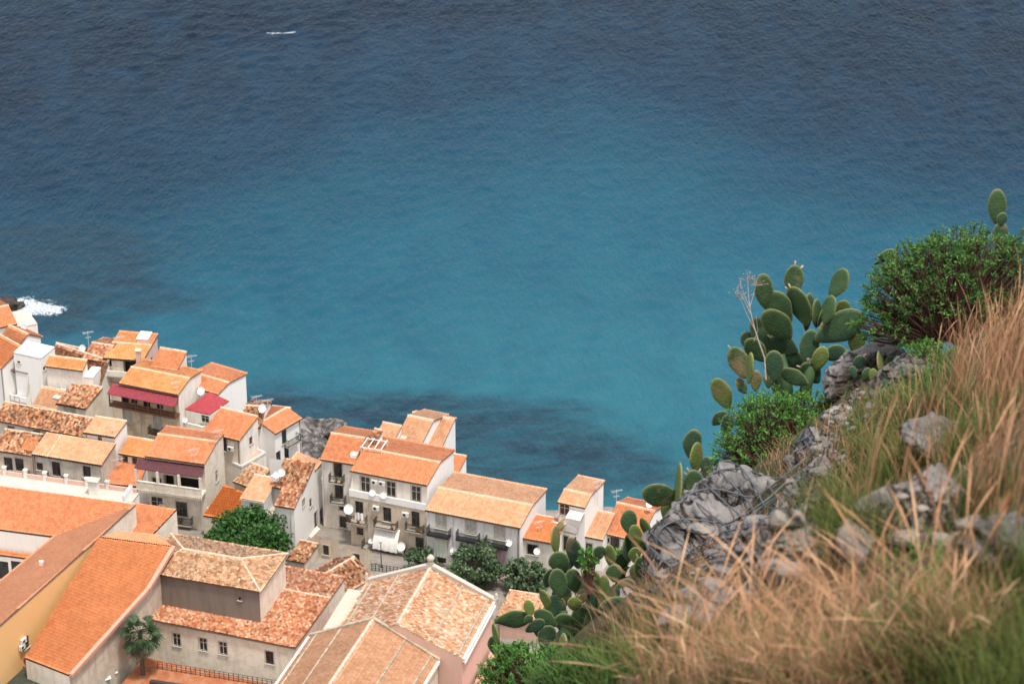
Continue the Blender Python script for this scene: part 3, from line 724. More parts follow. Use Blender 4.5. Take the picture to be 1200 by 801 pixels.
# white twin house
t = house('white house with two small roofs and a recessed terrace beside the round tree', (282.5,584), (309,588.5), (328,563), base=None, z=15.3, wall='white', roof='ochre', kind='shed', board='white')
t.win('F', 297.5, 594, .9, .9, 'brown'); e = t.ze; L = t.L
q = t.at(344, 597, e-.2); x1 = q.x
t.face('F2', (L,.0), (x1,.0), [(0,e-1.6),(x1-L-2.6,e-1.6),(x1-L-2.6,e-.2),(x1-L,e-.2)], 'white')
t.win('F2', 322, 617, 1.1, 1.0, 'win', False); t.pipe('F2', 341, 598, 634)
flatroof(t, [(L,.01),(x1-.02,.01),(x1-.02,3.2),(L,3.2)], e-2.1, 0, 'white', 'terrace', 'terrace')
t.face('t', (L,3.2), (x1,3.2), [(0,e+1.0),(x1-L,e+1.0)], 'offwhite'); t.win('t', 332, 592, .9, 1.2, 'dark', False)
W = Vector((0,4.6,1.7)); sl = W.length; o = Vector((L+.05,2.6,e-.02+.75))
tiles(t.root, o, (1,0,0), W, [(0,0),(x1-L+.1,0),(x1-L+.1,sl),(0,sl)], M['old'], .8, name='roof')
W3 = W/sl; tiles(t.root, Vector((x1-2.6,-.2,e-.15+.05)), (1,0,0), W3, [(0,0),(2.7,0),(2.7,3.0),(0,3.0)], M['oldred'], .5, name='roof')
yr = 9.5
t.face('R2', (x1,0), (x1,yr), [(0,e-.2),(2.6,e+.75),(7.2,e+2.45),(7.21,e+1.1),(yr,e+.6)], 'white'); t.face('B2', (x1,yr), (0,yr), [(0,e+.6),(x1,e+.6)], 'white')
t.win('R2', 355.5, 588, .8, 1.0, 'dark'); t.win('R2', 364, 588, .8, 1.1, 'shutv', False); t.win('R2', 370, 608, 1.0, 2.3, 'shutv'); t.win('R2', 383.5, 595, 1.0, 2.3, 'shutv')
t.balcony('R2', 385, 607, 2.6, 1.0, stuff=1); t.balcony('R2', 373, 619, 2.4, 1.0, 'solid', .3)
t.awning('R2', 366, 622, 2.6, 1.3, 1.3, 'fabb'); t.awning('R2', 384.5, 612, 2.6, 3.0, 1.3, 'fabw')
tiles(t.root, Vector((x1+.1, 7.3, e+1.2)), (0,1,0), Vector((-3.5,0,.9)), [(0,0),(2.4,0),(2.4,3.6),(0,3.6)], M['ochre'], .2, name='roof')
for i in range(2): 
    p = t.at(322+i*3.4, 560-i*3.5, e+1.7); mb = MB(); mb.box(p, (.9,.5,.7)); mb.build('air_conditioner', M['acw'], t.root)
dish(t, 325, 556, e+2.9, 'satellite dish at the ridge of the white twin house, nearest its two appliances', .42, .3); dish(t, 331, 553.5, e+2.9, 'larger satellite dish at the ridge of the white twin house, seaward one', .48, .3)
# seaside group right of the rocks
t = house('tall cream house with hipped orange roof right of the grey shore rocks', (376.6,537.6), (415,543.5), (428,515), z=18.2, wall='offwhite', roof='orange', kind='gable', s=.42)
t.win('F', 396, 549, 1.1, 2.2, 'brown'); t.balcony('F', 396, 562, 1.9, .9, stuff=2); t.win('F', 397.5, 575, 1.1, 2.2, 'dark'); t.balcony('F', 397.5, 586.5, 1.9, .9); t.win('F', 401.6, 593, .9, 1.0, 'dark'); t.win('F', 402, 611, .9, 1.7, 'dark'); t.pipe('F', 379, 543, 600)
mb = MB(); p = t.at(415, 534.5, t.ze+.5); mb.box(p, (.8,.8,.9)); mb.build('chimney', M['white'], t.root)
mb = MB(); p = t.at(423, 523, t.ze+2.0)
for i in range(4): mb.box(p+Vector((.1+i*.85, 1.2, 0)), (.1, 2.6, .1))
for y in (0, 2.3): mb.box(p+Vector((1.4, y, -.1)), (3.0, .1, .1))
for x in (0, 2.7):
    for y in (0, 2.3): mb.box(p+Vector((x, y, -.9)), (.1,.1,1.6))
mb.build('pergola', M['acw'], t.root)
t = house('mossy tiled side roof house attached left of the big white loggia house', (412,551), (420,553), (448,530), z=17.7, D=6.5, rh=2.5, wall='offwhite', roof='old', old=.8, kind='shed')
t = house('main white four storey house with long orange roof and top floor loggia', (412.4,551.5), (500.7,568.3), (516.5,544), K=(534,537), base=None, z=18.6, wall='offwhite', rwall='white', roof='orange', s=.36)
e = t.ze; L = t.L
q = t.at(409, 574, e-2.0); q2 = t.at(499.5, 589, e-2.0); xa, xb, yf = q.x, q2.x, (q.y+q2.y)/2
t.face('G', (xa,yf), (xb,yf), [(0,e-2.0),(xb-xa,e-2.0)], 'sand'); t.face('GR', (xb,yf), (xb,-.01), [(0,e-2.0),(abs(yf)-.01,e-.05)], 'white'); t.face('GL', (xa,-.01), (xa,yf), [(0,e-.6),(abs(yf),e-2.0)], 'white')
mb = MB(); mb.box(((xa+xb)/2, yf-.03, e-2.45), (xb-xa+.1, .16, .95)); mb.build('parapet', M['white'], t.root)
flatroof(t, [(xa+.05,yf+.05),(xb-.05,yf+.05),(xb-.05,0),(xa+.05,0)], e-2.9, 0, 'white', 'terrace', 'terrace')
for p in ((428,567.5),(458,573),(487.5,578.5)): t.win('F', *p, 1.25, 2.2, 'win')
t.ac('F', 440, 563.5); t.ac('F', 448.5, 565)
dish(t, 437, 577, e-1.9, 'dish on the loggia floor of the main white house, left one', .4, .2); dish(t, 450, 580, e-1.9, 'dish on the loggia floor of the main white house, right one', .4, .2)
t.win('G', 421, 594.5, 1.1, 1.9, 'dark'); t.balcony('G', 420, 609, 2.6, .95, stuff=2); t.win('G', 453.7, 602.5, 1.1, 2.1, 'dark'); t.balcony('G', 454, 615, 3.0, 1.0, stuff=1)
t.win('G', 487, 608, 1.1, 2.3, 'brown'); t.balcony('G', 487, 620.5, 2.4, .6, stuff=2); t.ac('G', 441.5, 594); t.ac('G', 476, 601.5)
t.win('G', 422, 622, .9, 1.0, 'dark', False); t.win('G', 492, 637, 1.1, 2.0, 'green'); t.balcony('G', 455, 643, 6.4, 1.1); t.awning('G', 455, 617.5, 3.3, 2.7, 1.25, 'fabw')
t.win('G', 438.5, 654, 1.1, 2.1, 'brown'); t.win('G', 457, 656, 1.2, 2.3, 'dark'); t.win('G', 480, 652, 1.1, .8, 'brown', False); t.pipe('G', 431, 588, 660); t.balcony('G', 487, 648, 2.6, .8)
dishw(t, 'G', 411.5, 593, 'white satellite dish at the left corner of the main white house', .6, .1); dishw(t, 'G', 473, 637, 'white satellite dish beside the large white cloth awning', .55, .2); dishw(t, 'G', 438, 631.5, 'satellite dish left of the large white cloth awning', .42, .2)
mb = MB(); p = t.at(421, 604.5, 6.2); k = 12
V = [s_ for i in range(k+1) for s_ in (Vector((p.x-.55+1.1*i/k, p.y-.08*math.sin(i), p.z+.5)), Vector((p.x-.55+1.1*i/k, p.y-.12*math.cos(i*1.3), p.z-.5)))]
mb.add(V, [(2*i, 2*i+1, 2*i+3, 2*i+2) for i in range(k)])
tag(mb.build('laundry', M['fabw']), 'white sheet hung out on the left balcony of the main white house', 'laundry').matrix_world = t.root.matrix_basis if False else Matrix.Translation(t.root.location) @ Matrix.Rotation(t.rz, 4, 'Z')
t = house('house with pale orange hipped roof behind the main white house', (462,520), (491,526), (500,508), z=16.5, D=4.6, rh=1.6, wall='white', roof='ochre')
for p, w_ in (((469,517),.5),((484,519.5),.42),((492,523),.48)):
    dish(t, p[0], p[1], t.ze+1.1, 'satellite dish in the row behind the long orange roof, '+{469:'nearest the red chimney',484:'the small middle one',492:'the seaward one'}[p[0]], w_, .6)
chimney(t, 473, 519, t.ze+.6, .5, .7, 'pinkfloor')
t = house('seaside house with pale pinkish orange roof farthest out behind the main white house', (470,515), (518,523.5), (519,523), K=(520,520), z=15.5, D=4.5, rh=1.5, wall='white', roof='ochre')
t = house('small ochre roofed house behind the pergola', (432,527), (453,531), (466,514), z=17, D=5, rh=1.2, wall='white', roof='ochre', kind='shed')
t = house('little white house with orange roof tip peeping out right of the main white house', (515,551), (536.6,554.5), (550,546), z=14, D=3.4, rh=.5, wall='white', roof='orange', kind='shed')
# grey white long house
t = house('long pale grey house with ochre roof and three iron balconies', (499.6,597.5), (609.6,618.5), (626,594.6), K=(644,586.5), z=16.6, wall='greywhite', rwall='white', roof='ochre', s=.36)
for p in ((517,611),(551.5,617.5),(585.6,624)): t.win('F', *p, 1.3, 2.0, 'shutw')
for p in ((516,624),(550,629.5),(583.5,636.5)): t.balcony('F', *p, 2.9, 1.0, 'ironslab')
t.awning('F', 517.5, 629, 1.7, 2.6, .5, 'fabg'); t.win('F', 517.5, 654, 1.2, 1.2, 'brown', False); dishw(t, 'F', 534.6, 642.5, 'satellite dish on the grey facade beside the greenish cloth', .5, .2); dishw(t, 'F', 598.5, 633, 'satellite dish beside the rightmost iron balcony of the pale grey house', .42, .2)
for x_ in (531, 567): t.pipe('F', x_, 606+(x_-531)*.19, 655)
t.win('F', 553, 650, 1.1, 2.1, 'green'); t.awning('F', 584, 643, 1.9, 2.4, .4, 'fabp', 'hanging_cloth')
t = house('small house with deep orange roof and one dark window right of the pale grey house', (610.5,630), (650,637), (668,612), z=14.4, wall='offwhite', roof='deep', kind='shed', h=7)
t.win('F', 624, 643.5, 1.4, 1.5, 'dark'); dishw(t, 'F', 631.5, 643, 'satellite dish beside the single dark window under the deep orange roof', .42, .3); antenna(t, 632, 634, t.ze-1, 'antenna before the small deep orange roof', 3.0)
t = house('white house with a small roof turret and open roof terrace', (646,618), (675,625), (696,602), z=14.2, wall='white', roof='white', kind='flat', flatm='terrace', par=.9)
t.win('F', 661, 635, 1.1, 2.0, 'brown'); z0 = t.z0
antenna(t, 700, 590, 8, 'tall antenna beside the white roof turret', 3.4)
t = house('white roof turret with ochre tiles above the open terrace', (654.6,588), (685.5,594.5), (693,581.5), K=(708.7,576), z=18, wall='white', roof='ochre', s=.38)
t.win('F', 660.5, 596, 1.3, 1.6, 'win', False); t.awning('F', 677, 598, 1.9, .3, 1.6, 'fabw'); t.win('F', 672, 604, 1.3, 2.0, 'brown', False)
t = house('white house with ochre roof between the turret and the orange roofed end house', (676,626), (706.6,632), (721,604), z=13.6, wall='white', roof='ochre', kind='shed')
t.win('F', 689, 644, 1.1, 2.0, 'brown')
t = house('orange roofed end house partly hidden by the prickly pears', (706.6,624), (750,634), (767,600), z=13.4, wall='white', roof='orange', kind='gable', D2=3, old=.3)
t.win('F', 720.5, 636, 1.2, 2.2, 'dark'); t.win('F', 711.5, 632, .6, .6, 'dark', False); dish(t, 761.5, 590.5, t.ze+2.9, 'satellite dish over the orange end house beside the prickly pears', .42, .3)
antenna(t, 722, 598, t.ze+1.8, 'two armed antenna over the orange end house', 3.0)
# near quarter
t = house('old mossy roofed house with dark netting in the street hollow', (363,675), (403,695), K=(426,660), R=(382,678), z=14.2, kind='gw', wall='greywall', rwall='white', roof='old', old=1.2, rh=1.5)
t = house('low shed with rubble roof beside the round tree', (337,656), (357,660), (374,639), z=10.5, wall='greige', roof='old', old=1., kind='shed', s=.2)
for i in range(2):   # carved stone gate posts
    t = Bld(['pierced stone gable ruin left of the main street door','carved stone arch at the foot of the white twin house'][i], 'stone screen', (*P((418,382)[i], (660,648)[i], 9.5)[:2], 8.5), -.35, 'stone_screen')
    t.face('F', (-1.6,0), (1.6,0), [(0,3.2),(.3,3.3),(.8,3.0),(1.6,2.9),(2.4,3.0),(2.9,3.3),(3.2,3.2)], 'sand'); t.face('B', (1.6,.4), (-1.6,.4), [(0,3.2),(.3,3.3),(.8,3.0),(1.6,2.9),(2.4,3.0),(2.9,3.3),(3.2,3.2)], 'sand')
    t.face('L', (-1.6,.4), (-1.6,0), [(0,3.2),(.4,3.2)], 'sand'); t.face('R', (1.6,0), (1.6,.4), [(0,3.2),(.4,3.2)], 'sand')
    t.win('F', (418,382)[i], (654,644)[i], .8, 1.4, 'dark')
# hipped palace and its long wing
t = house('raised hall with weathered hipped tile roof and dark cement wall', (170,669.5), (304,692.5), K=(338,653), z=21.5, kind='hip', ridge_px=((215,646.5),(282.6,656)), wall='greywall', rwall='cream', roof='pale', old=.7)
t.win('F', 281, 701, .3, .45, 'open', False, 'vent')
hall = t
ze = 17.0; zr = 18.9; a = P(155,720,ze); b = P(346,758.7,ze)
t = house('long beige wing with old red tiles and four grey windows above a brown terrace', (150,720.5), (346,758.7), (400,709), K=(412,697), z=17.0, wall='cream', roof='oldred', old=.8, s=.34)
for p in ((207,749),(238,754.5),(261.3,759),(316,769.8)): t.win('F', *p, 1.0, 1.75, 'brown' if p[0] > 300 else 'win')
wing = t
t = house('raised terrace with rusty brown floor and dark railing before the beige wing', (118,830), (300,870), (322,789), z=13.2, kind='flat', wall='greige', flatm='rust')
mb = MB(); a = t.at(185, 783, t.ze); b = t.at(330, 806, t.ze); d = b-a; n = 26
for k in range(n+1):
    p = a+d*k/n; mb.box(p+Vector((0,0,.5)), (.06,.06,1.0), math.atan2(d.y,d.x))
for zz in (.35,.7,1.0): mb.tube([a+Vector((0,0,zz)), b+Vector((0,0,zz))], .035, 4)
mb.build('railing', M['iron'], t.root)
q = t.at(182, 800, t.ze); mb = MB(); mb.box((q.x+2.5, q.y, t.ze+.25), (6, .5, .5), .1); mb.build('kerb', M['boarddark'], t.root)
# church
t = house('big church roof with mottled orange tiles, stone ribs and a finial', (433,681.5), (575,704.5), z=20.0, D=.5, rh=.1, wall='pink', roof='church', kind='shed') if False else None
def gable_to_viewer(label, A, B, apex, end, z, wall, roof, old, name, ribs, back=None):
    a, b = P(*A, z), P(*B, z); u = (b-a); L = u.length; u.normalize(); w = Vector((u.y, -u.x, 0)); w = w if w.y < 0 else -w
    D = end; rz = math.atan2(u.y, u.x); g = ground(a.x, a.y); o = a+w*D
    t = Bld(label, 'church', (o.x, o.y, g), rz, name); e = z-g; m_ = L/2
    rh = (proj(a+u*m_)[1]-apex)/((proj(a+u*m_)[1]-proj(a+u*m_+Vector((0,0,1)))[1]))
    t.L, t.D, t.ze, t.rh = L, D, e, rh
    t.face('F', (0,0), (L,0), [(0,e),(m_,e+rh),(L,e)], wall); t.face('R', (L,0), (L,D), [(0,e),(D,e)], wall)
    t.face('B', (L,D), (0,D), [(0,e),(m_,e+rh),(L,e)], wall); t.face('L', (0,D), (0,0), [(0,e),(D,e)], wall)
    sl = math.hypot(m_, rh)
    for sg in (1, -1):
        W = Vector((-sg*m_, 0, rh))/sl
        p = Vector((L if sg > 0 else 0, 0 if sg > 0 else D, e))-W*.3+Vector((0,0,.17))
        tiles(t.root, p, (0, sg, 0), W, [(0,0),(D,0),(D,sl+.3),(0,sl+.3)], M[roof], old, 'mortar', .34, .42, .075)
        for f in ribs:
            x = m_+sg*m_*f; zz = e+rh*(1-f)+.3; ridge(t.root, (x, .1, zz), (x, D-.1, zz), .14, 'ribm', 'roof_rib')
    ridge(t.root, (m_, 0, e+rh+.3), (m_, D, e+rh+.3), .22)
    return t
M['ribm'] = plain('lichened_mortar', (.40,.33,.25), .9, .1, .35, 2)
t = gable_to_viewer('big church nave roof of mottled orange tiles with stone gable edge and finial', (433,683), (577,706), 668, ((P(438,761,19.4)-P(433,683,20.0)).dot((P(433,683,20)-P(577,706,20)).normalized().cross(Vector((0,0,1)))) )*-1, 20.0, 'pink', 'church', .6, 'church', (.52,.93))
e, L, D, rh = t.ze, t.L, t.D, t.rh
for sg in (-1, 1):
    mb = MB(); a = Vector((L/2+sg*(L/2+.5), D+.25, e-.1)); b = Vector((L/2, D+.25, e+rh+.35)); d = b-a
    mb.prism([a+Vector((0,-.3,0)), a+Vector((0,.3,0)), b+Vector((0,.3,0)), b+Vector((0,-.3,0))], (0,0,.5)); mb.build('gable_coping', M['stone'], t.root, normals=True)
mb = MB(); c = Vector((L/2, D+.25, e+rh+.8)); mb.tube([c+Vector((0,0,z)) for z in (0,.15,.3,.55,.8,1.0,1.25)], [.35,.35,.2,.42,.46,.3,.04], 10); mb.build('finial', M['stone'], t.root, smooth=True)
for sg in (-1, 1):
    mb = MB(); c = Vector((L/2+sg*(L/2+.4), D+.25, e+.3)); mb.tube([c+Vector((0,0,z)) for z in (0,.3,.5,.75,1.0)], [.25,.25,.14,.22,.03], 8); mb.build('finial', M['stone'], t.root, smooth=True)
mb = MB(); mb.box((L+.2, D/2, e+.0), (.3, D, .5)); mb.box((L+.38, D/2, e-.35), (.12, D, .2)); mb.build('cornice', M['offwhite'], t.root)
block(t, -2.6, -.02, .5, D, -2, e-1.3, 'pinkfloor', 'aisle', 'pink')
block(t, L+.5, L+4.6, -6, D-1.5, -2, e-5.2, 'pink', 'side_chapel', 'pinkfloor')
nave = t
t2 = gable_to_viewer('nearer church roof of even sand coloured tiles running towards the viewer', (364,747), (513,775), 728.5, 16, 19.4, 'cream', 'ochre', .15, 'church_roof', (.5,.9))
e, L, D, rh = t2.ze, t2.L, t2.D, t2.rh
for sg in (-1, 1):
    mb = MB(); a = Vector((L/2+sg*(L/2+.25), D+.1, e)); b = Vector((L/2, D+.1, e+rh+.2))
    mb.prism([a+Vector((0,-.22,0)), a+Vector((0,.22,0)), b+Vector((0,.22,0)), b+Vector((0,-.22,0))], (0,0,.4)); mb.build('gable_coping', M['ribm'], t2.root, normals=True)
    mb = MB(); mb.box((L/2+sg*(L/2+.15), D/2, e+.05), (.3, D, .4)); mb.build('eave_coping', M['offwhite'], t2.root)
t = house('low house with weathered tiles between the church and the prickly pears', (583,722), (628,729), (650,702), z=13.0, wall='pink', roof='pale', old=.7, kind='shed', s=.25, h=6)
t = house('small building with old red tiles below the right church eave', (500,800), (545,808), (560,788), z=12.6, wall='pink', roof='oldred', old=.6, kind='shed', s=.25, h=6)
# left hall complex
zt = 22.3
pA = plane3((0,622,20.5), (63,630,20.5), (159,592.5,zt))
t = polyb('wide hall roof of red orange tiles at the left edge behind the roofed terrace', [(-40,616.8),(63,630),(159,592.5),(-40,565)], pA, 'white', 'orange', cat='building', name='hall', skip=(1,))
t.win(0, 48, 646, .9, .9, 'dark', False)
pts = t.pts
ridge(t.root, pts[3]+Vector((0,0,.25)), pts[2]+Vector((0,0,.25)), .12)
pB = plane3((0,734.5,zt), (116,631.5,zt), (63,630,20.5))
t = polyb('long lean-to hall roof with high ochre yellow wall crossing the left corner', [(63,630),(-60,732),(-60,787.5),(116,631.5),(159,592.5)], pB, 'yellow', 'dull', cat='building', name='hall', walls={2:'yellow',3:'cream',4:'cream'})
t.win(2, 30, 753, 1.4, 1.5, 'dark', False); t.ac(2, 24, 757); t.ac(2, 25.5, 749.5)
mb = MB(); p = t.loc(pB(49,664)); mb.box(p+Vector((0,0,.4)), (.5,.35,.9)); mb.build('vent_pipe', M['acw'], t.root)
pC = plane3((30,772,17.2), (80,792,17.2), (116,631.5,22.6)); 
pt_ = pC(116,631.5)
t = polyb('steep front hall with large deep orange roof above a stained side wall', [(30,772),(81,792),(171,692),(201,642),(116,631.5)], pC, 'offwhite', 'deep', cat='building', name='hall', walls={1:'greige',2:'greige'})
for i in (1, 2):
    a, b = t.pts[i], t.pts[i+1]; d = (b-a); hd = Vector((d.x,d.y,0)).normalized(); n = Vector((hd.y,-hd.x,0)); mb = MB()
    mb.prism([a+n*.05, a+n*.5, b+n*.5, b+n*.05], (0,0,.45)); mb.build('parapet', M['pinkfloor'], t.root, normals=True)
tw = t
pD = plane3((120,629,22.4), (200,641,22.6), (150,622,21.9))
t = polyb('flat pink roof strip behind the deep orange hall roof', [(117,631),(202,642),(186,628),(140,624)], plane3((117,631,22.5),(202,642,22.5),(186,628,21.6)), 'cream', 'dull', cat='building', name='hall')
t = house('small cream building with orange roof and dark gutter behind the hall', (160,630), (180,629), (206,598), z=17.2, D=9, rh=.9, wall='offwhite', roof='orange', kind='shed') if False else None
pE = plane3((160,626,19), (178,628,19), (206,598,20.2))
t = polyb('small cream building with orange roof and dark gutter behind the hall', [(150,626),(178,628.5),(207,598),(150,589)], pE, 'cream', 'orange', board='boarddark', cat='building', name='annexe')
t = polyb('little roof strip with glazed wall at the left edge under the hall', [(-40,646.5),(36,656),(38,650),(-40,640)], plane3((0,652,17.6),(36,656,17.6),(38,648,17.95)), 'greywhite', 'deep', cat='building', name='annexe')
for x_ in (4, 20): t.win(0, x_, 668, 1.4, 2.6, 'green', False)
# roofed terrace between
t = house('paved pink terrace with parapet posts between the beige house and the hall', (-30,567), (152,592), (135,580), D=3.2, z=15.2, kind='flat', wall='offwhite', flatm='terrace', cat='terrace', name='terrace')
mb = MB(); mb.box((t.L/2, t.D-.1, t.ze+.3), (t.L-.4, .15, .6)); mb.build('parapet', M['pink'], t.root)
for p in ((1,562),(25,566),(48,569),(72.6,573),(96.6,576.5),(121,580)):
    q = t.at(*p, t.ze); mb = MB(); mb.box((q.x, t.D-.1, t.ze+.55), (.38,.38,1.15)); mb.box((q.x, t.D-.1, t.ze+1.17), (.52,.52,.1)); mb.build('parapet_post', M['offwhite'], t.root)
q = t.at(109, 580, t.ze); mb = MB(); mb.box((q.x, 1.6, t.ze+.9), (1.1,.9,1.9)); o = mb.build('chimney', M['offwhite'], t.root); mb = MB(); mb.box((q.x, 1.6, t.ze+2.0), (1.5,1.2,.12)); mb.build('chimney_cap', M['stone'], o)
q = t.at(148, 586, t.ze); mb = MB(); mb.box((q.x, 1.6, t.ze+.6), (.3,2.8,1.2)); mb.build('parapet', M['white'], t.root)
t = polyb('low dark green grey flat roof in the bottom left corner', [(-30,812),(60,830),(80,792),(-30,771)], plane3((-30,812,14.5),(60,830,14.5),(80,792,14.5)), 'greywall', None, cat='building', name='annexe')
flatroof(t, [p[:2] for p in t.pts], t.pts[0].z+.1, .3, 'greywall', 'darkroof')
mb = MB(); p = t.loc(P(17,772,15.2)); mb.box(p+Vector((0,0,.3)), (3,2,.5), .3); mb.build('roof_hatch', M['maroon'], t.root)
mb = MB()
for i, p in enumerate(((122,790),(130,783),(138,775))):
    mb = MB(); q = P(*p, 13.75); mb.box((0,0,0), (1.2,1.5,.08), .4, 0, Matrix.Rotation(.5,3,'Z') @ Matrix.Rotation(.5,3,'X')); o = mb.build('white_board', M['acw']); o.location = q; tag(o, ['white board leaning in the yard, nearest the bottom edge','middle white board leaning in the yard below the stained wall','white board leaning in the yard, nearest the palm'][i], 'board', 'white boards in the yard')
for b_ in ALL: b_.finish()
# ------------------------------------------------------------------ sky, sun
w = bpy.data.worlds.new('World'); sc.world = w; w.use_nodes = True; nt = w.node_tree
sky = nt.nodes.new('ShaderNodeTexSky'); sky.sky_type = 'NISHITA'; sky.sun_disc = False
S = Vector((.17, -.25, .95)).normalized()
sky.sun_elevation = math.asin(S.z); sky.sun_rotation = math.atan2(S.x, S.y); sky.altitude = 100; sky.dust_density = 2.5; sky.air_density = 1.0
tc = nt.nodes.new('ShaderNodeTexCoord'); cn = nt.nodes.new('ShaderNodeTexNoise'); cn.inputs['Scale'].default_value = 2.2; cn.inputs['Detail'].default_value = 6
cr = nt.nodes.new('ShaderNodeMapRange'); cr.inputs[1].default_value = .35; cr.inputs[2].default_value = .6; cr.inputs[3].default_value = .35; cr.inputs[4].default_value = .9
mx = nt.nodes.new('ShaderNodeMix'); mx.data_type = 'RGBA'; mx.inputs[7].default_value = (7.6, 7.3, 7.0, 1)     # thin bright cloud
nt.links.new(tc.outputs['Generated'], cn.inputs[0]); nt.links.new(cn.outputs[0], cr.inputs[0]); sp = nt.nodes.new('ShaderNodeSeparateXYZ'); nt.links.new(tc.outputs['Generated'], sp.inputs[0]); cl = nt.nodes.new('ShaderNodeMapRange'); nt.links.new(sp.outputs[1], cl.inputs[0])
cl.inputs[1].default_value = .25; cl.inputs[2].default_value = .7; cl.inputs[3].default_value = 1; cl.inputs[4].default_value = .12     # unseen cloud thinned seaward, shaped so the water reflects less white
mu = nt.nodes.new('ShaderNodeMath'); mu.operation = 'MULTIPLY'; nt.links.new(cr.outputs[0], mu.inputs[0]); nt.links.new(cl.outputs[0], mu.inputs[1]); nt.links.new(mu.outputs[0], mx.inputs[0]); nt.links.new(sky.outputs[0], mx.inputs[6])
nt.links.new(mx.outputs[2], nt.nodes['Background'].inputs[0]); nt.nodes['Background'].inputs[1].default_value = .15
ld = bpy.data.lights.new('sun', 'SUN'); ld.energy = 2.8; ld.angle = math.radians(6); ld.color = (1, .95, .87)
lo = bpy.data.objects.new('sun', ld); col.objects.link(lo); lo.rotation_euler = S.to_track_quat('Z', 'Y').to_euler()
vs = sc.view_settings; vs.view_transform = 'Standard'; vs.look = 'None'; vs.exposure = .5; vs.gamma = 1; vs.use_curve_mapping = False
# ------------------------------------------------------------------ land
coast_px = [(-200,380),(-40,402),(30,402),(52,412),(72,436),(100,434),(140,428),(192,432),(240,455),(288,475),(320,497),(345,500),(362,500),(385,506),(405,528),(440,545),(520,550),(552,575),(650,618),(712,612),(775,622),(900,680),(1100,760),(1400,860)]
coast = np.array([[*P(x, y+(5 if 335 < x < 400 else 8), 2.0)[:2]] for x, y in coast_px])
def sdist(X, Y):                      # + inland (towards the viewer), - seaward
    d = np.full(X.shape, 1e9); s = np.zeros(X.shape)
    for i in range(len(coast)-1):
        a, b = coast[i], coast[i+1]; e = b-a; t_ = np.clip(((X-a[0])*e[0]+(Y-a[1])*e[1])/(e@e), 0, 1)
        dx, dy = X-(a[0]+t_*e[0]), Y-(a[1]+t_*e[1]); dd = np.hypot(dx, dy); cr = e[0]*(Y-a[1])-e[1]*(X-a[0])
        m_ = dd < d; d = np.where(m_, dd, d); s = np.where(m_, -np.sign(cr), s)
    return d*s
def vnoise(X, Y, sc_, seed=0, oct=4):
    out = np.zeros(X.shape); amp = 1.; r = np.random.default_rng(seed)
    T = r.random((256, 256)); fx, fy = X/sc_, Y/sc_
    for _ in range(oct):
        xi, yi = np.floor(fx).astype(int), np.floor(fy).astype(int); a, b = fx-xi, fy-yi; a = a*a*(3-2*a); b = b*b*(3-2*b)
        g_ = lambda i, j: T[i%256, j%256]
        out += amp*((g_(xi,yi)*(1-a)+g_(xi+1,yi)*a)*(1-b)+(g_(xi,yi+1)*(1-a)+g_(xi+1,yi+1)*a)*b-.5); amp *= .5; fx, fy = fx*2.03+17, fy*2.03+9
    return out
def grid(name, xs, ys, H, m, kind='structure', vattr=None, smooth=True):
    X, Y = np.meshgrid(xs, ys); Z = H(X, Y); n, k = X.shape; idx = np.arange(n*k).reshape(n, k)
    q = np.stack([idx[:-1,:-1], idx[:-1,1:], idx[1:,1:], idx[1:,:-1]], -1).reshape(-1, 4)
    o = npmesh(name, np.stack([X,Y,Z], -1).reshape(-1,3), q, m, smooth=smooth, vattr={a: f(X,Y).ravel() for a, f in (vattr or {}).items()})
    o['kind'] = kind; return o
def townH(X, Y):
    d = sdist(X, Y); g_ = 6.5+4.5*np.clip((335-Y)/65, 0, 1); a, b = P(365,520,0), P(372,560,0)
    rk = np.exp(-(((X-(a.x+b.x)/2)/9)**2+((Y-(a.y+b.y)/2)/16)**2))
    t_ = np.clip((d+1.5-4*rk*0)/5, 0, 1); z = -3+(g_+3)*t_**.8
    z = np.where(d < -1, -3+d*.2, z)
    z += rk*(vnoise(X, Y, 4, 5)*5-1.0)*(d > -6) + vnoise(X, Y, 3, 3)*2.5*(t_ < .9)*(t_ > 0)
    return z
n = NT('street_and_rock'); v = n.co(); f = n.noise(v, .4, 6); g_ = n.noise(v, 1.5, 5)
n.col(n.mix(n.fr(g_, .35, .65), n.ramp(f, [(.3,(.14,.125,.11)),(.7,(.32,.29,.26))]), (.27,.24,.21))); n.bump(n.noise(v, 2, 8), .6, .3); M['street'] = n.set(.9, .1)
grid('ground', np.arange(-110, 150, 1.), np.arange(228, 400, 1.), townH, M['street'])
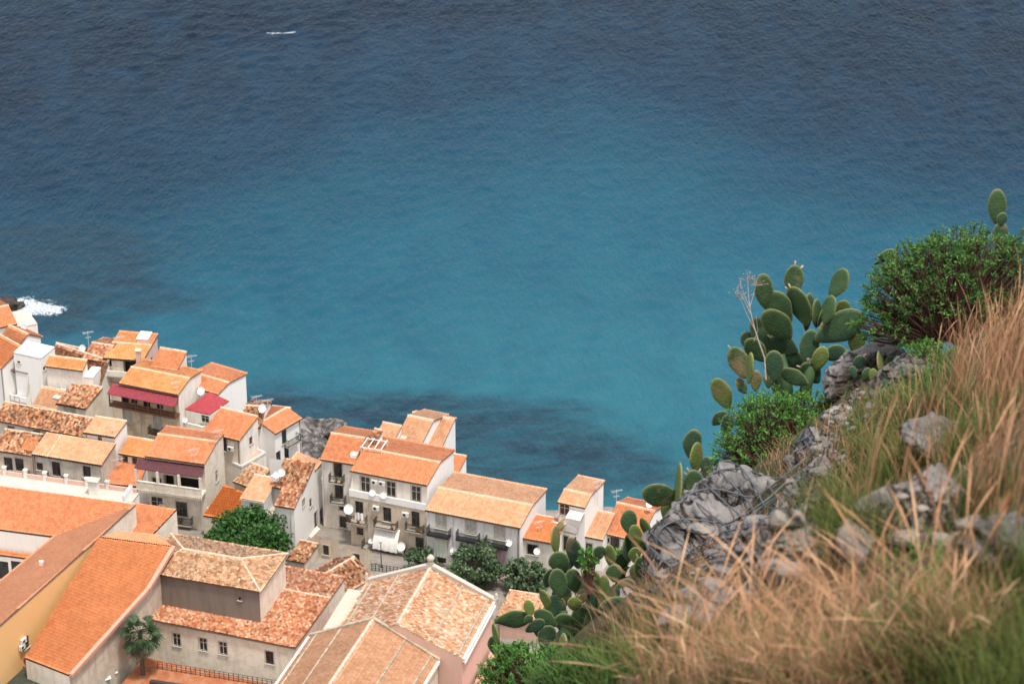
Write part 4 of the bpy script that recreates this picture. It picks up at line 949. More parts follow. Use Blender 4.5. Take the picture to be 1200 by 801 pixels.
# shore boulders
n = NT('shore_rock'); v = n.co(rnd_off=True); f = n.noise(v, .8, 8, .65)
n.col(n.ramp(f, [(.34,(.035,.03,.03)),(.5,(.12,.11,.105)),(.66,(.38,.35,.33))])); n.bump(n.noise(v, 1.5, 8, .7), 1., .4); M['shore'] = n.set(.9, .15)
n = NT('wet_rock'); v = n.co(rnd_off=True); f = n.noise(v, .8, 8, .65)
n.col(n.ramp(f, [(.35,(.018,.014,.012)),(.7,(.09,.07,.055))])); n.bump(n.noise(v, 1.5, 8, .7), 1., .4); M['wet'] = n.set(.45, .4)
def boulder(name, c, size, m, seed, parent=None, sub=4, rough=.18, rz=None, planes=14):
    r = random.Random(seed); bm = bmesh.new(); bmesh.ops.create_icosphere(bm, subdivisions=sub, radius=1.0)
    N = [Vector((r.gauss(0,1), r.gauss(0,1), r.gauss(0,1))).normalized() for _ in range(planes)]; D = [r.uniform(.55, .9) for _ in N]
    off = Vector((r.random()*50,)*3); ax = Vector((.35,.2,.9)).normalized()
    for v_ in bm.verts:
        p = v_.co.normalized(); k = 1.15
        for a, b in zip(N, D):
            q = p.dot(a)
            if q > .05: k = min(k, b/q)
        k += rough*.55*mn.fractal(p*1.6+off, .9, 2.1, 6) - rough*.55*(1-min(1, abs(mn.noise(p*2.3+off))*5))**2
        st_ = p.dot(ax)*4.5+mn.noise(p*1.7+off)*1.2; st_ = st_-math.floor(st_); k += rough*.42*(st_ if st_ < .8 else (1-st_)*4)-.02
        v_.co = Vector((p.x*k*size[0], p.y*k*size[1], p.z*k*size[2]))
    rr = Matrix.Rotation(r.uniform(0, 6.28) if rz is None else rz, 4, 'Z'); bmesh.ops.transform(bm, matrix=rr, verts=bm.verts)
    me = bpy.data.meshes.new(name); bm.to_mesh(me); bm.free(); me.materials.append(m); me.polygons.foreach_set('use_smooth', [True]*len(me.polygons))
    o = bpy.data.objects.new(name, me); col.objects.link(o); o.location = c
    if parent: o.parent = parent
    return o
r_ = random.Random(3); V = []
pr = [boulder('shore_rocks', (0,0,0), (1,1,1), M['shore'], s_, sub=3, rough=.3) for s_ in range(5)]
vv, ff = [], []
for o in pr:
    me = o.data; vv.append(np.array([v_.co[:] for v_ in me.vertices])); ff.append(np.array([p.vertices[:] for p in me.polygons])); bpy.data.objects.remove(o)
AV, AF, off = [], [], 0
def rockpile(spec):
    global off
    for (px, py, z, s_) in spec:
        k = r_.randrange(5); a = r_.uniform(0, 6.28); R = np.array([[math.cos(a),-math.sin(a),0],[math.sin(a),math.cos(a),0],[0,0,1]])
        p = P(px, py, z)
        for _ in range(5): p = P(px, py, max(0., float(townH(np.array([p.x]), np.array([p.y]))[0]))+.15*s_)
        AV.append(vv[k]*np.array([s_*r_.uniform(.8,1.5), s_*r_.uniform(.8,1.3), s_*r_.uniform(.5,1.0)])@R.T+np.array(p)); AF.append(ff[k]+off); off += len(vv[k])
rockpile([(lambda y: (344+(y-500)*.12+r_.random()*33, y, 1.2+(y-500)/55*5+r_.uniform(-.5,1.0), r_.uniform(.25,1.0)))(r_.uniform(499,566)) for _ in range(800)])
rockpile([(x, 503+r_.uniform(-4,7)-(x-345)*.08, r_.uniform(0,1.8), r_.uniform(.5,1.4)) for x in [r_.uniform(343,398) for _ in range(70)]])
for i in range(len(coast)-1):
    a, b = coast[i], coast[i+1]; nn = int(np.hypot(*(b-a))*1.4)
    for _ in range(min(nn, 120)):
        c = a+(b-a)*r_.random()+np.array([r_.uniform(-1.5,1.5), r_.uniform(-2,1.5)]); x_, y_ = proj((c[0], c[1], .8)); rockpile([(x_, y_, .6, r_.uniform(.4,1.1))])
o = npmesh('shore_rocks', np.concatenate(AV), np.concatenate(AF), M['shore'], smooth=False); tag(o, kind='stuff')
p = P(372, 508, 2); o = boulder('shore_boulder', P(391,505,3.0), (1.3,1.2,1.5), M['shore'], 77); tag(o, 'pale upright boulder at the tip of the grey shore rocks', 'boulder')
root = tag(empty('sea_rock', P(-4,368,0)), 'dark wet rock in the sea beside the white surf at the left edge', 'sea rock')
b_ = boulder('rock', (0,1.2,.6), (4.3,2.3,1.9), M['wet'], 5, root, 5, .3, .2); b_ = boulder('rock_shelf', (1.5,-.9,-.2), (3.2,1.4,.8), M['wet'], 6, root, 4, .3, .1)
# retaining walls of the sea path
def wallrun(label, pts_, h_, m, wd=.5, name='stone_wall'):
    P3 = [P(*p) for p in pts_]; o0 = P3[0]; mb = MB()
    for a, b in zip(P3, P3[1:]):
        d = b-a; n_2 = Vector((-d.y, d.x, 0)).normalized()*wd/2; A, B = a-o0, b-o0
        mb.prism([A-n_2, A+n_2, B+n_2, B-n_2], (0,0,-h_))
    o = mb.build(name, M[m], normals=True); o.location = o0; tag(o, label, 'wall'); return o
wallrun('grey stone wall along the path beside the white waterfront corner house', [(300,556,8.5),(322,549,8.7),(334,540,8.3),(345,531,7.5)], 5, 'shore', .6)
wallrun('low pale wall of the path between the shore rocks and the tall cream house', [(352,566,8.0),(372,556,8.2),(386,566,8.4)], 3, 'greywhite', .5)
# ------------------------------------------------------------------ sea
def seaspace():
    xs = np.concatenate([-np.geomspace(40000, 130, 26), np.arange(-110, 131, 1.1), np.geomspace(150, 40000, 26)])
    ys = np.concatenate([np.geomspace(60, 280, 8), np.arange(292, 560, 1.0), np.geomspace(575, 60000, 34)]); return xs, ys
def seaH(X, Y):
    r = np.random.default_rng(2); Z = np.zeros(X.shape)
    for k in range(26):
        lam = r.uniform(1.8, 6); th = r.normal(math.radians(-62), .6); kx, ky = math.cos(th)*2*math.pi/lam, math.sin(th)*2*math.pi/lam
        Z += .0055*lam**.8*np.sin(kx*X+ky*Y+r.uniform(0, 6.28)+vnoise(X, Y, 40, k, 2)*3)
    f_ = np.exp(-np.maximum(0, np.hypot(X, Y-400)-260)/80); return Z*f_*(.7+.5*vnoise(X, Y, 50, 91, 3))
def blob(X, Y, px, py, rx, ry, ang=0):
    c = P(px, py, 0); dx, dy = X-c.x, Y-c.y; ca, sa = math.cos(ang), math.sin(ang); u, v_ = dx*ca+dy*sa, -dx*sa+dy*ca
    return np.exp(-(u/rx)**2-(v_/ry)**2)
def shoal(X, Y):
    s_ = 0
    for b in ((420,508,10,6,0),(500,488,15,6,-.2),(560,480,12,5,0),(590,505,16,7,-.3),(640,540,16,7,-.4),(585,540,12,8,0),(690,572,8,6,0),(45,290,16,6,0),(115,300,9,8,-.2),(150,340,10,9,.2),(60,352,16,10,0),(5,310,12,10,0),(85,365,13,8,0),(330,475,6,7,0),(500,520,16,10,0)):
        s_ = s_+1.05*blob(X, Y, *b)
    return np.clip(s_*.8+vnoise(X, Y*1.6, 13, 8, 6)*1.3*np.clip(s_*2,0,1)-.12, 0, 1)
def foam(X, Y):
    s_ = 1.2*blob(X, Y, 47, 358, 4.0, 3.2, -.1)+.75*blob(X, Y, 26, 356, 2, 5)+.55*blob(X, Y, 60, 364, 4, 3)
    for px, py, rx, k in ((315,38,2.4,.75),(332,39,2.6,.8),(345,38,1.2,.6),(187,97,1.2,.6),(150,115,1.6,.55),(128,86,.8,.6),(22,92,1.2,.6),(962,92,1.6,.6),(475,252,.8,.5),(1030,20,1,.5),(690,222,.8,.6),(35,291,1.6,.6),(88,220,.8,.5),(760,60,.9,.4),(870,140,.8,.4),(230,190,.8,.4),(420,110,.8,.4),(560,70,.7,.4)):
        s_ = s_+1.25*k*blob(X, Y, px, py, rx, 1.0, .2)
    d = sdist(X, Y); s_ = s_+.5*np.exp(-((d+2.5)/2.0)**2)*(vnoise(X, Y, 9, 4, 3) > -.05)
    return np.clip(s_*(1+.8*vnoise(X, Y, 3, 33, 4)), 0, 1.5)
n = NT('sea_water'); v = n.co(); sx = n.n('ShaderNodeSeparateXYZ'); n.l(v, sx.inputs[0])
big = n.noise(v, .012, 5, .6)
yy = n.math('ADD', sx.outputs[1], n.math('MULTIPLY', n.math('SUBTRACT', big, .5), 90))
yy = n.math('ADD', yy, n.math('MULTIPLY', n.math('ABSOLUTE', n.math('SUBTRACT', sx.outputs[0], 12)), .42))  # sideways term paints vignette-like darker corners into the water colour
deep = n.fr(yy, 315, 530)  # distance tint: deep-water blue plus painted vignette darkening
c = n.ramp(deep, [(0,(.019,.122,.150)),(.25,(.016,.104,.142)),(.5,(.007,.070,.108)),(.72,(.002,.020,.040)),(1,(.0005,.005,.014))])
vst = n.co(scale=(1,.5,1)); st = n.noise(vst, .10, 6, .6, .5)
c = n.mix(n.fr(st, .42, .68), c, n.mix(.32, c, (.005,.04,.08)))
sn = n.noise(n.co(scale=(.6,1.5,1)), .16, 8, .7, .8)
c = n.mix(n.math('MULTIPLY', n.math('MULTIPLY', n.attr('shoal'), n.math('ADD', .42, n.math('MULTIPLY', n.fr(sn, .36, .6), .58))), 1.0), c, (.010,.030,.046))
fo = n.attr('foam'); fn = n.noise(v, .9, 9, .75, .6); fm = n.math('MULTIPLY', n.fr(n.math('ADD', n.math('MULTIPLY', fo, .30), fn), .80, .92), n.fr(fo, .08, .2))
c = n.mix(n.math('MULTIPLY', fm, n.fr(n.noise(v, 2.6, 5, .7), .30, .62)), c, (.72,.78,.82)); n.col(c)
mp = n.n('ShaderNodeMapping'); mp.inputs['Rotation'].default_value = (0,0,math.radians(-28)); mp.inputs['Scale'].default_value = (1,.42,1); n.l(n.co(), mp.inputs[0])
h1 = n.noise(mp.outputs[0], 1.5, 5, .6, .3); h2 = n.noise(mp.outputs[0], .42, 3, .5, .2)
h = n.math('ADD', n.math('MULTIPLY', h1, .42), n.math('MULTIPLY', h2, .55)); n.bump(h, .95, .95)
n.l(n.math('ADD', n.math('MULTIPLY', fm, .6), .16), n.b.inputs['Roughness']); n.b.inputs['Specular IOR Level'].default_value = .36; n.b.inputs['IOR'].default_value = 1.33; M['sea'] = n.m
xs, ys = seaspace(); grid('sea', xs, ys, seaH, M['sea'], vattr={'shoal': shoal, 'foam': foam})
# ------------------------------------------------------------------ town trees
def leafmat(name, a, b, c=None):
    n = NT(name); f = n.attr('rnd'); n.col(n.ramp(f, [(0, a), (.6, b), (1, c or b)])); n.b.inputs['Transmission Weight'].default_value = 0
    return n.set(.55, .3)
M['bark'] = plain('bark', (.12,.09,.065), .9, .1, .3, 5)
M['tree'] = leafmat('round_tree_leaf', (.018,.06,.012), (.035,.105,.02), (.06,.15,.03))
M['cypress'] = leafmat('tamarisk_leaf', (.04,.075,.035), (.07,.12,.055), (.14,.19,.10))
M['palm'] = leafmat('palm_leaf', (.015,.034,.012), (.03,.062,.022), (.10,.13,.06))
M['palmdead'] = leafmat('dead_palm_leaf', (.10,.075,.045), (.17,.13,.08), (.25,.19,.12))
def leaves(name, C, size, m, parent, tri=False, asp=1.6, up=.3):
    C = np.asarray(C); N = len(C); a = nr.normal(size=(N,3)); a[:,2] += up; a /= np.linalg.norm(a, axis=1, keepdims=True)
    b = np.cross(a, nr.normal(size=(N,3))); b /= np.linalg.norm(b, axis=1, keepdims=True); s_ = size*(.6+.8*nr.random((N,1)))
    V = np.stack([C-b*s_*.5, C+a*s_*asp*.5, C+b*s_*.5, C-a*s_*asp*.5], 1).reshape(-1,3); q = np.arange(4*N).reshape(N,4)
    return npmesh(name, V, q, m, parent, fattr={'rnd': nr.random(N)})
def tree(label, px, py, zc, rx, rz_, m, nclump, label_cat='tree', size=.28, per=70, lean=0, cl=.22):
    c = P(px, py, zc); g_ = ground(c.x, c.y); root = tag(empty('tree', (c.x, c.y, g_)), label, label_cat); hc = zc-g_
    mb = MB(); mb.tube([(0,0,-.5),(.1,0,hc*.3),(.15,.1,hc*.6),(lean,0,hc)], [.28,.22,.18,.1], 8); L_ = []
    C = []
    for k in range(nclump):
        d = Vector((r_.gauss(0,1), r_.gauss(0,1), r_.gauss(0,.9))).normalized(); q = r_.uniform(.55, 1.0)
        p = Vector((d.x*rx*q, d.y*rx*q, hc+d.z*rz_*q)); mb.tube([(.15,.1,hc*.55), (p.x*.5,p.y*.5,(hc*.6+p.z)/2), p], [.09,.06,.02], 5)
        rr = rx*cl*r_.uniform(.8,1.5); e_ = nr.normal(size=(per,3)); e_ /= np.linalg.norm(e_, axis=1, keepdims=True); e_ *= rr*nr.random((per,1))**.4; e_[:,2] *= .75
        C.append(e_+np.array(p))
    mb.build('trunk', M['bark'], root); leaves('crown', np.concatenate(C), size, M[m], root); return root
tree('round dense dark green tree below the white twin house', 294, 629, 13.0, 4.7, 2.9, 'tree', 120, per=110)
tree('lower green tree joined to the left of the round dense tree', 262, 634, 11.5, 2.4, 1.7, 'tree', 40, per=80)
tree('feathery dark tree before the pale grey house, the tallest of the street trees', 557, 662, 12.3, 3.2, 3.0, 'cypress', 70, size=.26)
tree('small feathery tree half hidden behind the church finial', 492, 657, 10.8, 2.2, 1.2, 'cypress', 34, size=.26)
tree('spreading dark street tree before the small deep orange roofed house', 616, 674, 11.6, 2.8, 2.2, 'cypress', 54, size=.26)
def fanpalm(label, px, py, zc, R_, n_l, g0=None, skirt=True, th=.24):
    c = P(px, py, zc); g_ = g0 if g0 is not None else ground(c.x, c.y); root = tag(empty('palm_tree', (c.x, c.y, g_)), label, 'palm tree'); hc = zc-g_
    mb = MB(); mb.tube([(0,0,-.5),(0,0,hc*.5),(0,0,hc)], [th*1.2, th, th*1.1], 9); mb.build('trunk', M['bark'], root)
    for nm, mm, cnt, lo_, hi_ in (('crown','palm',n_l,-.75,1.2),('dead_fronds','palmdead',int(n_l*.8) if skirt else 0,-1.5,-.9)):
        V, Fc, Rn = [], [], []
        for k in range(cnt):
            az = r_.uniform(0, 6.28); el = r_.uniform(lo_, hi_); L1 = R_*r_.uniform(.45,.65); d = Vector((math.cos(az)*math.cos(el), math.sin(az)*math.cos(el), math.sin(el)))
            s_ = Vector((-math.sin(az), math.cos(az), 0)); up = s_.cross(d); p = Vector((0,0,hc))+d*L1-Vector((0,0,.1))
            b = len(V); V += [Vector((0,0,hc))+s_*.03, Vector((0,0,hc))-s_*.03, p-s_*.03, p+s_*.03]; Fc.append((b,b+1,b+2,b+3)); Rn.append(.2)
            nb = 13
            for j in range(nb):
                a = (j/(nb-1)-.5)*2.6; dd = (d*math.cos(a)+s_*math.sin(a)); l = R_*.55*(1-.25*abs(a)/1.3); w_ = Vector(dd.cross(up))*R_*.028; mid = p+dd*l*.55+up*.05; tip = p+dd*l-Vector((0,0,l*.35*r_.uniform(.5,1.4)))
                b = len(V); V += [p, mid+w_, tip, mid-w_]; Fc.append((b,b+1,b+2,b+3)); Rn.append(r_.random())
        if cnt: npmesh(nm, np.array([v_[:] for v_ in V]), np.array(Fc), M[mm], root, fattr={'rnd': np.array(Rn)})
    return root
fanpalm('tall fan palm with dead brown skirt in the yard by the beige wing', 164, 741, 18.9, 2.6, 52, 13.2)
fanpalm('small pale fan palm at the foot of the round dense tree', 268, 641, 12.2, 1.8, 26, None, False)
# street furniture
def bench_rail(px0, py0, px1, py1, label):
    a, b = P(px0, py0, 8.5), P(px1, py1, 8.5); a.z = ground(a.x, a.y); b.z = a.z; d = b-a; o = tag(empty('fence', a), label, 'fence'); n_2 = 8
    for k in range(n_2+1):
        mb = MB(); mb.box(d*k/n_2+Vector((0,0,.5)), (.09,.09,1.1)); mb.build('post', M['iron'], o)
    for zz in (.4,.7,1.0): mb = MB(); mb.tube([Vector((0,0,zz)), d+Vector((0,0,zz))], .035, 5); mb.build('rail', M['iron'], o)
bench_rail(436, 672, 470, 677, 'dark iron fence in the street before the arched doors')
mb = MB(); 
def lamp(px, py, label):
    a = P(px, py, 8.5); a.z = ground(a.x, a.y); o = tag(empty('street_lamp', a), label, 'street lamp'); mb = MB(); mb.tube([(0,0,0),(0,0,.6),(0,0,3.4)], [.12,.06,.05], 8); mb.build('post', M['iron'], o)
    mb = MB(); mb.tube([(0,0,3.4),(0,0,3.5),(0,0,3.9),(0,0,4.1)], [.06,.14,.22,.03], 6); mb.build('lantern', M['acw'], o)
lamp(447, 668, 'iron street lamp before the arched doors of the main white house')

CC = []
for _ in range(420):
    x, y = r_.uniform(24, 135), r_.uniform(245, 330)
    if float(sdist(np.array([x]), np.array([y]))[0]) < 4: continue
    z = float(townH(np.array([x]), np.array([y]))[0]); rr = r_.uniform(.5, 1.6); e_ = nr.normal(size=(60,3)); e_ /= np.linalg.norm(e_, axis=1, keepdims=True)
    CC.append(e_*rr*nr.random((60,1))**.4*np.array([1,1,.6])+np.array([x, y, z+rr*.4]))
o = leaves('coastal_scrub', np.concatenate(CC), .3, M['cypress'], None); tag(o, kind='stuff')
# ------------------------------------------------------------------ the rocky hillside the camera stands on
ctl = [(1200,801,9.5),(1000,801,10.5),(850,801,12.5),(730,801,14.5),(1200,650,12),(1050,690,13),(1150,560,16),(1200,500,18),(900,720,16.5),(800,745,19),(850,650,25),(930,600,23),
       (1000,560,22),(1050,500,25),(980,520,28),(1100,450,26),(1200,455,25),(1010,440,31),(1130,410,30.5),(1200,405,31.5),(900,570,29),(800,660,30),(760,700,32),(700,740,34),(640,790,35),(700,800,31),(600,815,36),(1060,400,31),(840,600,30)]
cp = [tuple(Pd(a, b, d)) for a, b, d in ctl]
cp += [(0,0,CH-1.7),(2,2,CH-2.0),(-3,0,CH-2.5),(5,0,CH+.5),(6,6,CH-1.5),(8,15,CH-4.5),(9,25,CH-10.5),(8,33,CH-19.8),(-.6,8,CH-8.5),(-1,14,CH-12.5),(-1,20,CH-16),(-.8,26,CH-20.5),(0.2,20,CH-14.2),(-4,10,CH-14),(-5,20,CH-22),(-5,30,CH-30),
       (0,36,CH-27),(3,37,CH-24),(6,36,CH-24),(5,42,CH-30),(0,45,CH-38),(10,42,CH-29)]
cp = np.array(cp); k_ = lambda r2: np.where(r2 > 1e-12, r2*np.log(np.maximum(r2, 1e-12))*.5, 0)
n0 = len(cp); K = k_(((cp[:,None,:2]-cp[None,:,:2])**2).sum(-1))+np.eye(n0)*.6; Pm = np.c_[np.ones(n0), cp[:,:2]]
sol = np.linalg.solve(np.block([[K, Pm],[Pm.T, np.zeros((3,3))]]), np.r_[cp[:,2], 0, 0, 0])
def hillH(X, Y, rough=True):
    X = np.asarray(X, float); Y = np.asarray(Y, float); sh = X.shape; x, y = X.ravel(), Y.ravel(); xc, yc = np.clip(x, -7, 12), np.clip(y, -2, 46)
    z = np.zeros(len(x))
    for i in range(0, len(x), 20000):
        s_ = slice(i, i+20000); z[s_] = k_((xc[s_,None]-cp[None,:,0])**2+(yc[s_,None]-cp[None,:,1])**2)@sol[:n0]+sol[n0]+xc[s_]*sol[n0+1]+yc[s_]*sol[n0+2]
    ex = np.maximum(0, y-40); z = z-np.where(y > 40, np.minimum(ex*1.05, 1e9)*np.exp(-ex/400), 0)
    z = z-np.maximum(0, -7-x)*.8+np.maximum(0, x-12)*np.where(y<20,.35,-.1)-np.maximum(0, -2-y)*-.5
    if rough: z = z+vnoise(x, y, 2.6, 21, 6)*.8*np.clip((np.hypot(x,y)-3)/6, 0, 1)+np.where(y > 46, vnoise(x, y, 18, 22, 5)*6, 0)
    return np.maximum(z, 4.).reshape(sh)
def gz(x, y): return float(hillH(np.array([x]), np.array([y]))[0])
n = NT('hill_soil'); v = n.co(); f = n.noise(v, 1.2, 8, .65); g_ = n.noise(v, .25, 4)
n.col(n.mix(n.fr(g_, .42, .58), n.ramp(f, [(.3,(.045,.035,.022)),(.7,(.17,.125,.08))]), (.075,.08,.04))); n.bump(n.math('ADD', f, n.noise(v, 9, 6, .7)), 1.0, .12); M['soil'] = n.set(.95, .1)
xs = np.concatenate([-np.geomspace(90, 8, 22), np.arange(-7, 12, .14), np.geomspace(12.3, 110, 26)]); ys = np.concatenate([np.arange(-14, 2, .8), np.arange(2, 46, .16), np.geomspace(46.5, 262, 60)])
def hH(X, Y): 
    z = hillH(X, Y); return z-np.where(Y > 235, (Y-235)*3, 0)
grid('hillside', xs, ys, hH, M['soil'])
near_x, near_y = np.arange(-6, 12, .14), np.arange(2, 44, .16)
# rocks
n = NT('limestone'); v = n.co(rnd_off=True); mp = n.n('ShaderNodeMapping'); mp.inputs['Rotation'].default_value = (.5,.7,.2); mp.inputs['Scale'].default_value = (.9,.9,4.5); n.l(v, mp.inputs[0])
f = n.noise(v, 1.6, 9, .66); s1 = n.noise(mp.outputs[0], 1.4, 7, .6, .4); 
c = n.ramp(n.math('ADD', n.math('MULTIPLY', f, .6), n.math('MULTIPLY', s1, .4)), [(.34,(.075,.07,.07)),(.46,(.19,.18,.175)),(.6,(.36,.335,.32))])
c = n.mix(n.math('MULTIPLY', n.fr(n.noise(v, 3.5, 6, .7), .56, .68), .75), c, (.10,.09,.08)); c = n.mix(n.math('MULTIPLY', n.fr(n.noise(v, .9, 5, .6), .55, .72), .5), c, (.50,.38,.26))
vo = n.n('ShaderNodeTexVoronoi', feature='DISTANCE_TO_EDGE'); vo.inputs['Scale'].default_value = 1.1; dn = n.n('ShaderNodeVectorMath', operation='ADD'); n.l(mp.outputs[0], dn.inputs[0]); nn = n.n('ShaderNodeTexNoise'); nn.inputs['Scale'].default_value = 2.5; nn.inputs['Detail'].default_value = 5; n.l(v, nn.inputs[0]); n.l(nn.outputs['Color'], dn.inputs[1]); n.l(dn.outputs[0], vo.inputs['Vector'])
ck = n.fr(vo.outputs['Distance'], .0, .07); c = n.mix(ck, (.035,.03,.028), c)
n.col(c); h = n.math('ADD', n.math('ADD', n.math('MULTIPLY', s1, 1.0), n.math('MULTIPLY', f, .8)), n.math('MULTIPLY', ck, .35)); n.bump(h, 1.0, .2); M['lime'] = n.set(.9, .15)
rocks = []
def rock(label, px, py, d, size, seed, rz=None, sub=5, rough=.2, planes=16, tilt=None):
    loc_ = Pd(px, py, d)
    if d < 22:
        r0, k0 = ray(px, py), 6.
        while k0 < 45 and gz(r0.x*k0, r0.y*k0) < CH+r0.z*k0: k0 += .1
        loc_ = Vector((0,0,CH))+r0*(k0-.05)+Vector((0,0,.08)); size = tuple(x*k0/d*1.0 for x in size)
    o = boulder('rock', loc_, size, M['lime'], seed, None, sub, rough, rz, planes)
    if tilt: o.rotation_euler = tilt
    tag(o, label, 'rock', 'limestone rocks on the hillside'); rocks.append(o); return o
rock('large grey limestone boulder under the wire netting, the biggest rock', 862, 625, 26.6, (.78,.85,.52), 31, .3, 6, .22, 18, (.25,.5,-.35))
rock('pale rock slab rising to the right of the netted boulder', 935, 615, 24.6, (.30,.7,.85), 37, .2, 5, .2, 16, (-.2,.6,0))
rock('lower left shoulder of netted rock above the prickly pears', 785, 668, 28.6, (.36,.5,.36), 38, .2, 5, .22, 16, (.1,.7,0))
rock('small dark cleft rock at the foot of the netted boulder', 845, 690, 25.5, (.28,.4,.32), 40, .2, 5)
rock('light rock among dry grass between the green tussock and the cable clamp', 915, 672, 21.5, (.22,.35,.36), 41, .6, 5, tilt=(0,.5,0))
rock('slanting grey rock carrying the cable clamp in the tall grass', 1062, 635, 16.8, (.24,.3,.42), 43, .4, 5, tilt=(0,.7,0))
rock('blurred pale rock at the right edge low in the grass', 1168, 660, 13.2, (.20,.2,.26), 44, .1, 5, tilt=(0,.6,0))
rock('grey ledge rock between the upper shrub and the big prickly pear', 1010, 432, 31.5, (.52,.5,.22), 45, .2, 5, tilt=(0,-.25,0))
rock('dark tilted stone above the middle shrub, below the ledge rock', 1034, 474, 30.0, (.38,.4,.14), 46, .3, 5, tilt=(0,.35,0))
rock('small stone beside the middle green shrub', 996, 500, 29.0, (.3,.3,.14), 47, .3, 5)
rock('half hidden stone in the grass above the cable clamp', 1100, 525, 21, (.36,.35,.16), 48, .3, 5)
rock('broad broken grey rock step between the upper shrub and the dark tilted stone', 1075, 440, 28.6, (.45,.4,.26), 51, .3, 5, tilt=(0,-.3,0))
rock('rough grey rock above the netted boulder, under the middle shrub', 978, 545, 27.6, (.5,.45,.26), 52, .2, 5, tilt=(.1,.6,0))
rock('long pale rock edge running down from the netted boulder into the grass', 905, 655, 24.6, (.30,.55,.5), 53, .5, 5, tilt=(-.1,.65,0))
rock('broken rock outcrop in the middle of the slope behind the cable clamp', 1095, 610, 17.0, (.26,.25,.24), 54, .2, 5, tilt=(0,.6,0))
rock('low stone in the green grass left of the cable clamp', 1000, 655, 19.5, (.2,.25,.16), 55, .2, 4, tilt=(0,.6,0))
rock('small pale stone among the prickly pears at the cliff edge', 742, 706, 31.8, (.2,.25,.16), 49, .3, 5)
bpy.context.view_layer.update()
RV, RF = [], []
for o in rocks:
    b = len(RV); RV += [o.matrix_world @ v_.co for v_ in o.data.vertices]; RF += [tuple(b+i for i in p.vertices) for p in o.data.polygons]
X, Y = np.meshgrid(near_x, near_y); Z = hillH(X, Y); b = len(RV); RV += [Vector(p) for p in np.stack([X,Y,Z], -1).reshape(-1,3)]; nx = len(near_x)
RF += [(b+j*nx+i, b+j*nx+i+1, b+(j+1)*nx+i+1, b+(j+1)*nx+i) for j in range(len(near_y)-1) for i in range(nx-1)]
bvh = BVHTree.FromPolygons(RV, RF)
def surf(px, py):
    h_ = bvh.ray_cast(Vector((0,0,CH))+ray(px, py)*2, ray(px, py).normalized(), 80); return h_[0]
# rope netting draped over the rocks: corners given on the slope, cast down along the slope normal
root = tag(empty('wire_netting', Pd(862, 625, 26)), 'dark cable netting pinned over the big limestone boulder', 'rock netting'); O0 = root.location.copy()
def netpt(s_, q):   # s along the upper edge (from lower left to upper right), q towards the viewer down the slope
    a, b, c, d = Pd(756,698,29.0), Pd(962,530,27.6), Pd(880,745,24.0), Pd(975,640,23.5)
    p = (a.lerp(b, s_)).lerp(c.lerp(d, s_), q); nrm = Vector((-.45,-.35,.82)).normalized(); h_ = bvh.ray_cast(p+nrm*3, -nrm, 8)
    return (h_[0]+nrm*.03 if h_[0] else p)
bvh_net = netpt
for fam in range(2):
    for i in range(11 if fam else 13):
        pts_ = []
        for j in range(34):
            u_, v_ = ((i+.35*math.sin(j*.22+i))/11, j/33) if fam == 0 else (j/33, (i+.35*math.sin(j*.3+i*2))/10)
            u_ = min(1, u_+(.18*v_ if fam == 0 else 0)); pts_.append(netpt(min(1, u_), min(1, v_))-O0)
        sm = [pts_[0]]+[(pts_[k-1]+pts_[k]*2+pts_[k+1])/4+Vector((-.3,-.3,.6))*.02 for k in range(1, 33)]+[pts_[33]]
        mb = MB(); mb.tube(sm, .009, 5); mb.build('cable', M['cablem'] if 'cablem' in M else M.setdefault('cablem', plain('steel_cable', (.075,.085,.10), .5, .5, .2)), root, smooth=True)
for k in range(3):
    pts_ = [netpt(j/39, .0+.02*k)-O0+Vector((.02*math.sin(j*.9+k*2), 0, .03+.03*math.sin(j*.7+k*2.1))) for j in range(40)]
    mb = MB(); mb.tube(pts_, .010, 5); mb.build('edge_cable', M['cablem'], root, smooth=True)
# clamp and long cable
root = tag(empty('cable_anchor', Pd(1070,598,16.6)), 'steel cable with bolted clamp strung across the slope above the slanting rock', 'cable anchor'); O1 = root.location.copy()
mb = MB(); mb.tube([Pd(1080,590,16.6)-O1, Pd(1050,625,17.0)-O1], .012, 7); mb.tube([Pd(1084,575,16.6)-O1, Pd(1078,597,16.6)-O1], .016, 6); mb.build('anchor_rod', M['metal'], root)
mb = MB(); mb.tube([Pd(a, b, c)-O1 for a, b, c in ((960,612,20),(1010,612,18.4),(1050,602,17.2),(1080,588,16.6),(1130,560,17.4),(1200,532,18.4))], .012, 6); mb.build('cable', M['cablem'], root)
mb = MB(); mb.box(Pd(1070,590,16.5)-O1, (.05,.03,.03)); mb.build('clamp', M['metal'], root)
# ------------------------------------------------------------------ prickly pears
def cactmat(name, a, b, c):
    n = NT(name); v = n.co('UV'); vo = n.n('ShaderNodeTexVoronoi'); vo.inputs['Scale'].default_value = 4.6; vo.inputs['Randomness'].default_value = .55; n.l(v, vo.inputs['Vector'])
    ov = n.co(rnd_off=True); f = n.noise(ov, 3.0, 6, .6)
    cc = n.ramp(f, [(.3, a), (.6, b), (.8, c)]); cc = n.mix(n.math('MULTIPLY', n.fr(vo.outputs['Distance'], .15, .09), .5), cc, (.22,.24,.12))
    cc = n.mix(n.math('MULTIPLY', n.fr(n.noise(ov, 1.1, 6, .7), .55, .63), .85), cc, (.22,.17,.09))
    ed = n.attr('rim'); cc = n.mix(n.math('MULTIPLY', ed, .55), cc, (.40,.38,.16)); n.col(cc)  # rim highlight painted in: pad edges coloured lighter
    n.bump(n.math('MULTIPLY', vo.outputs['Distance'], -1), .3, .015); n.b.inputs['Subsurface Weight'].default_value = 0; return n.set(.66, .22)
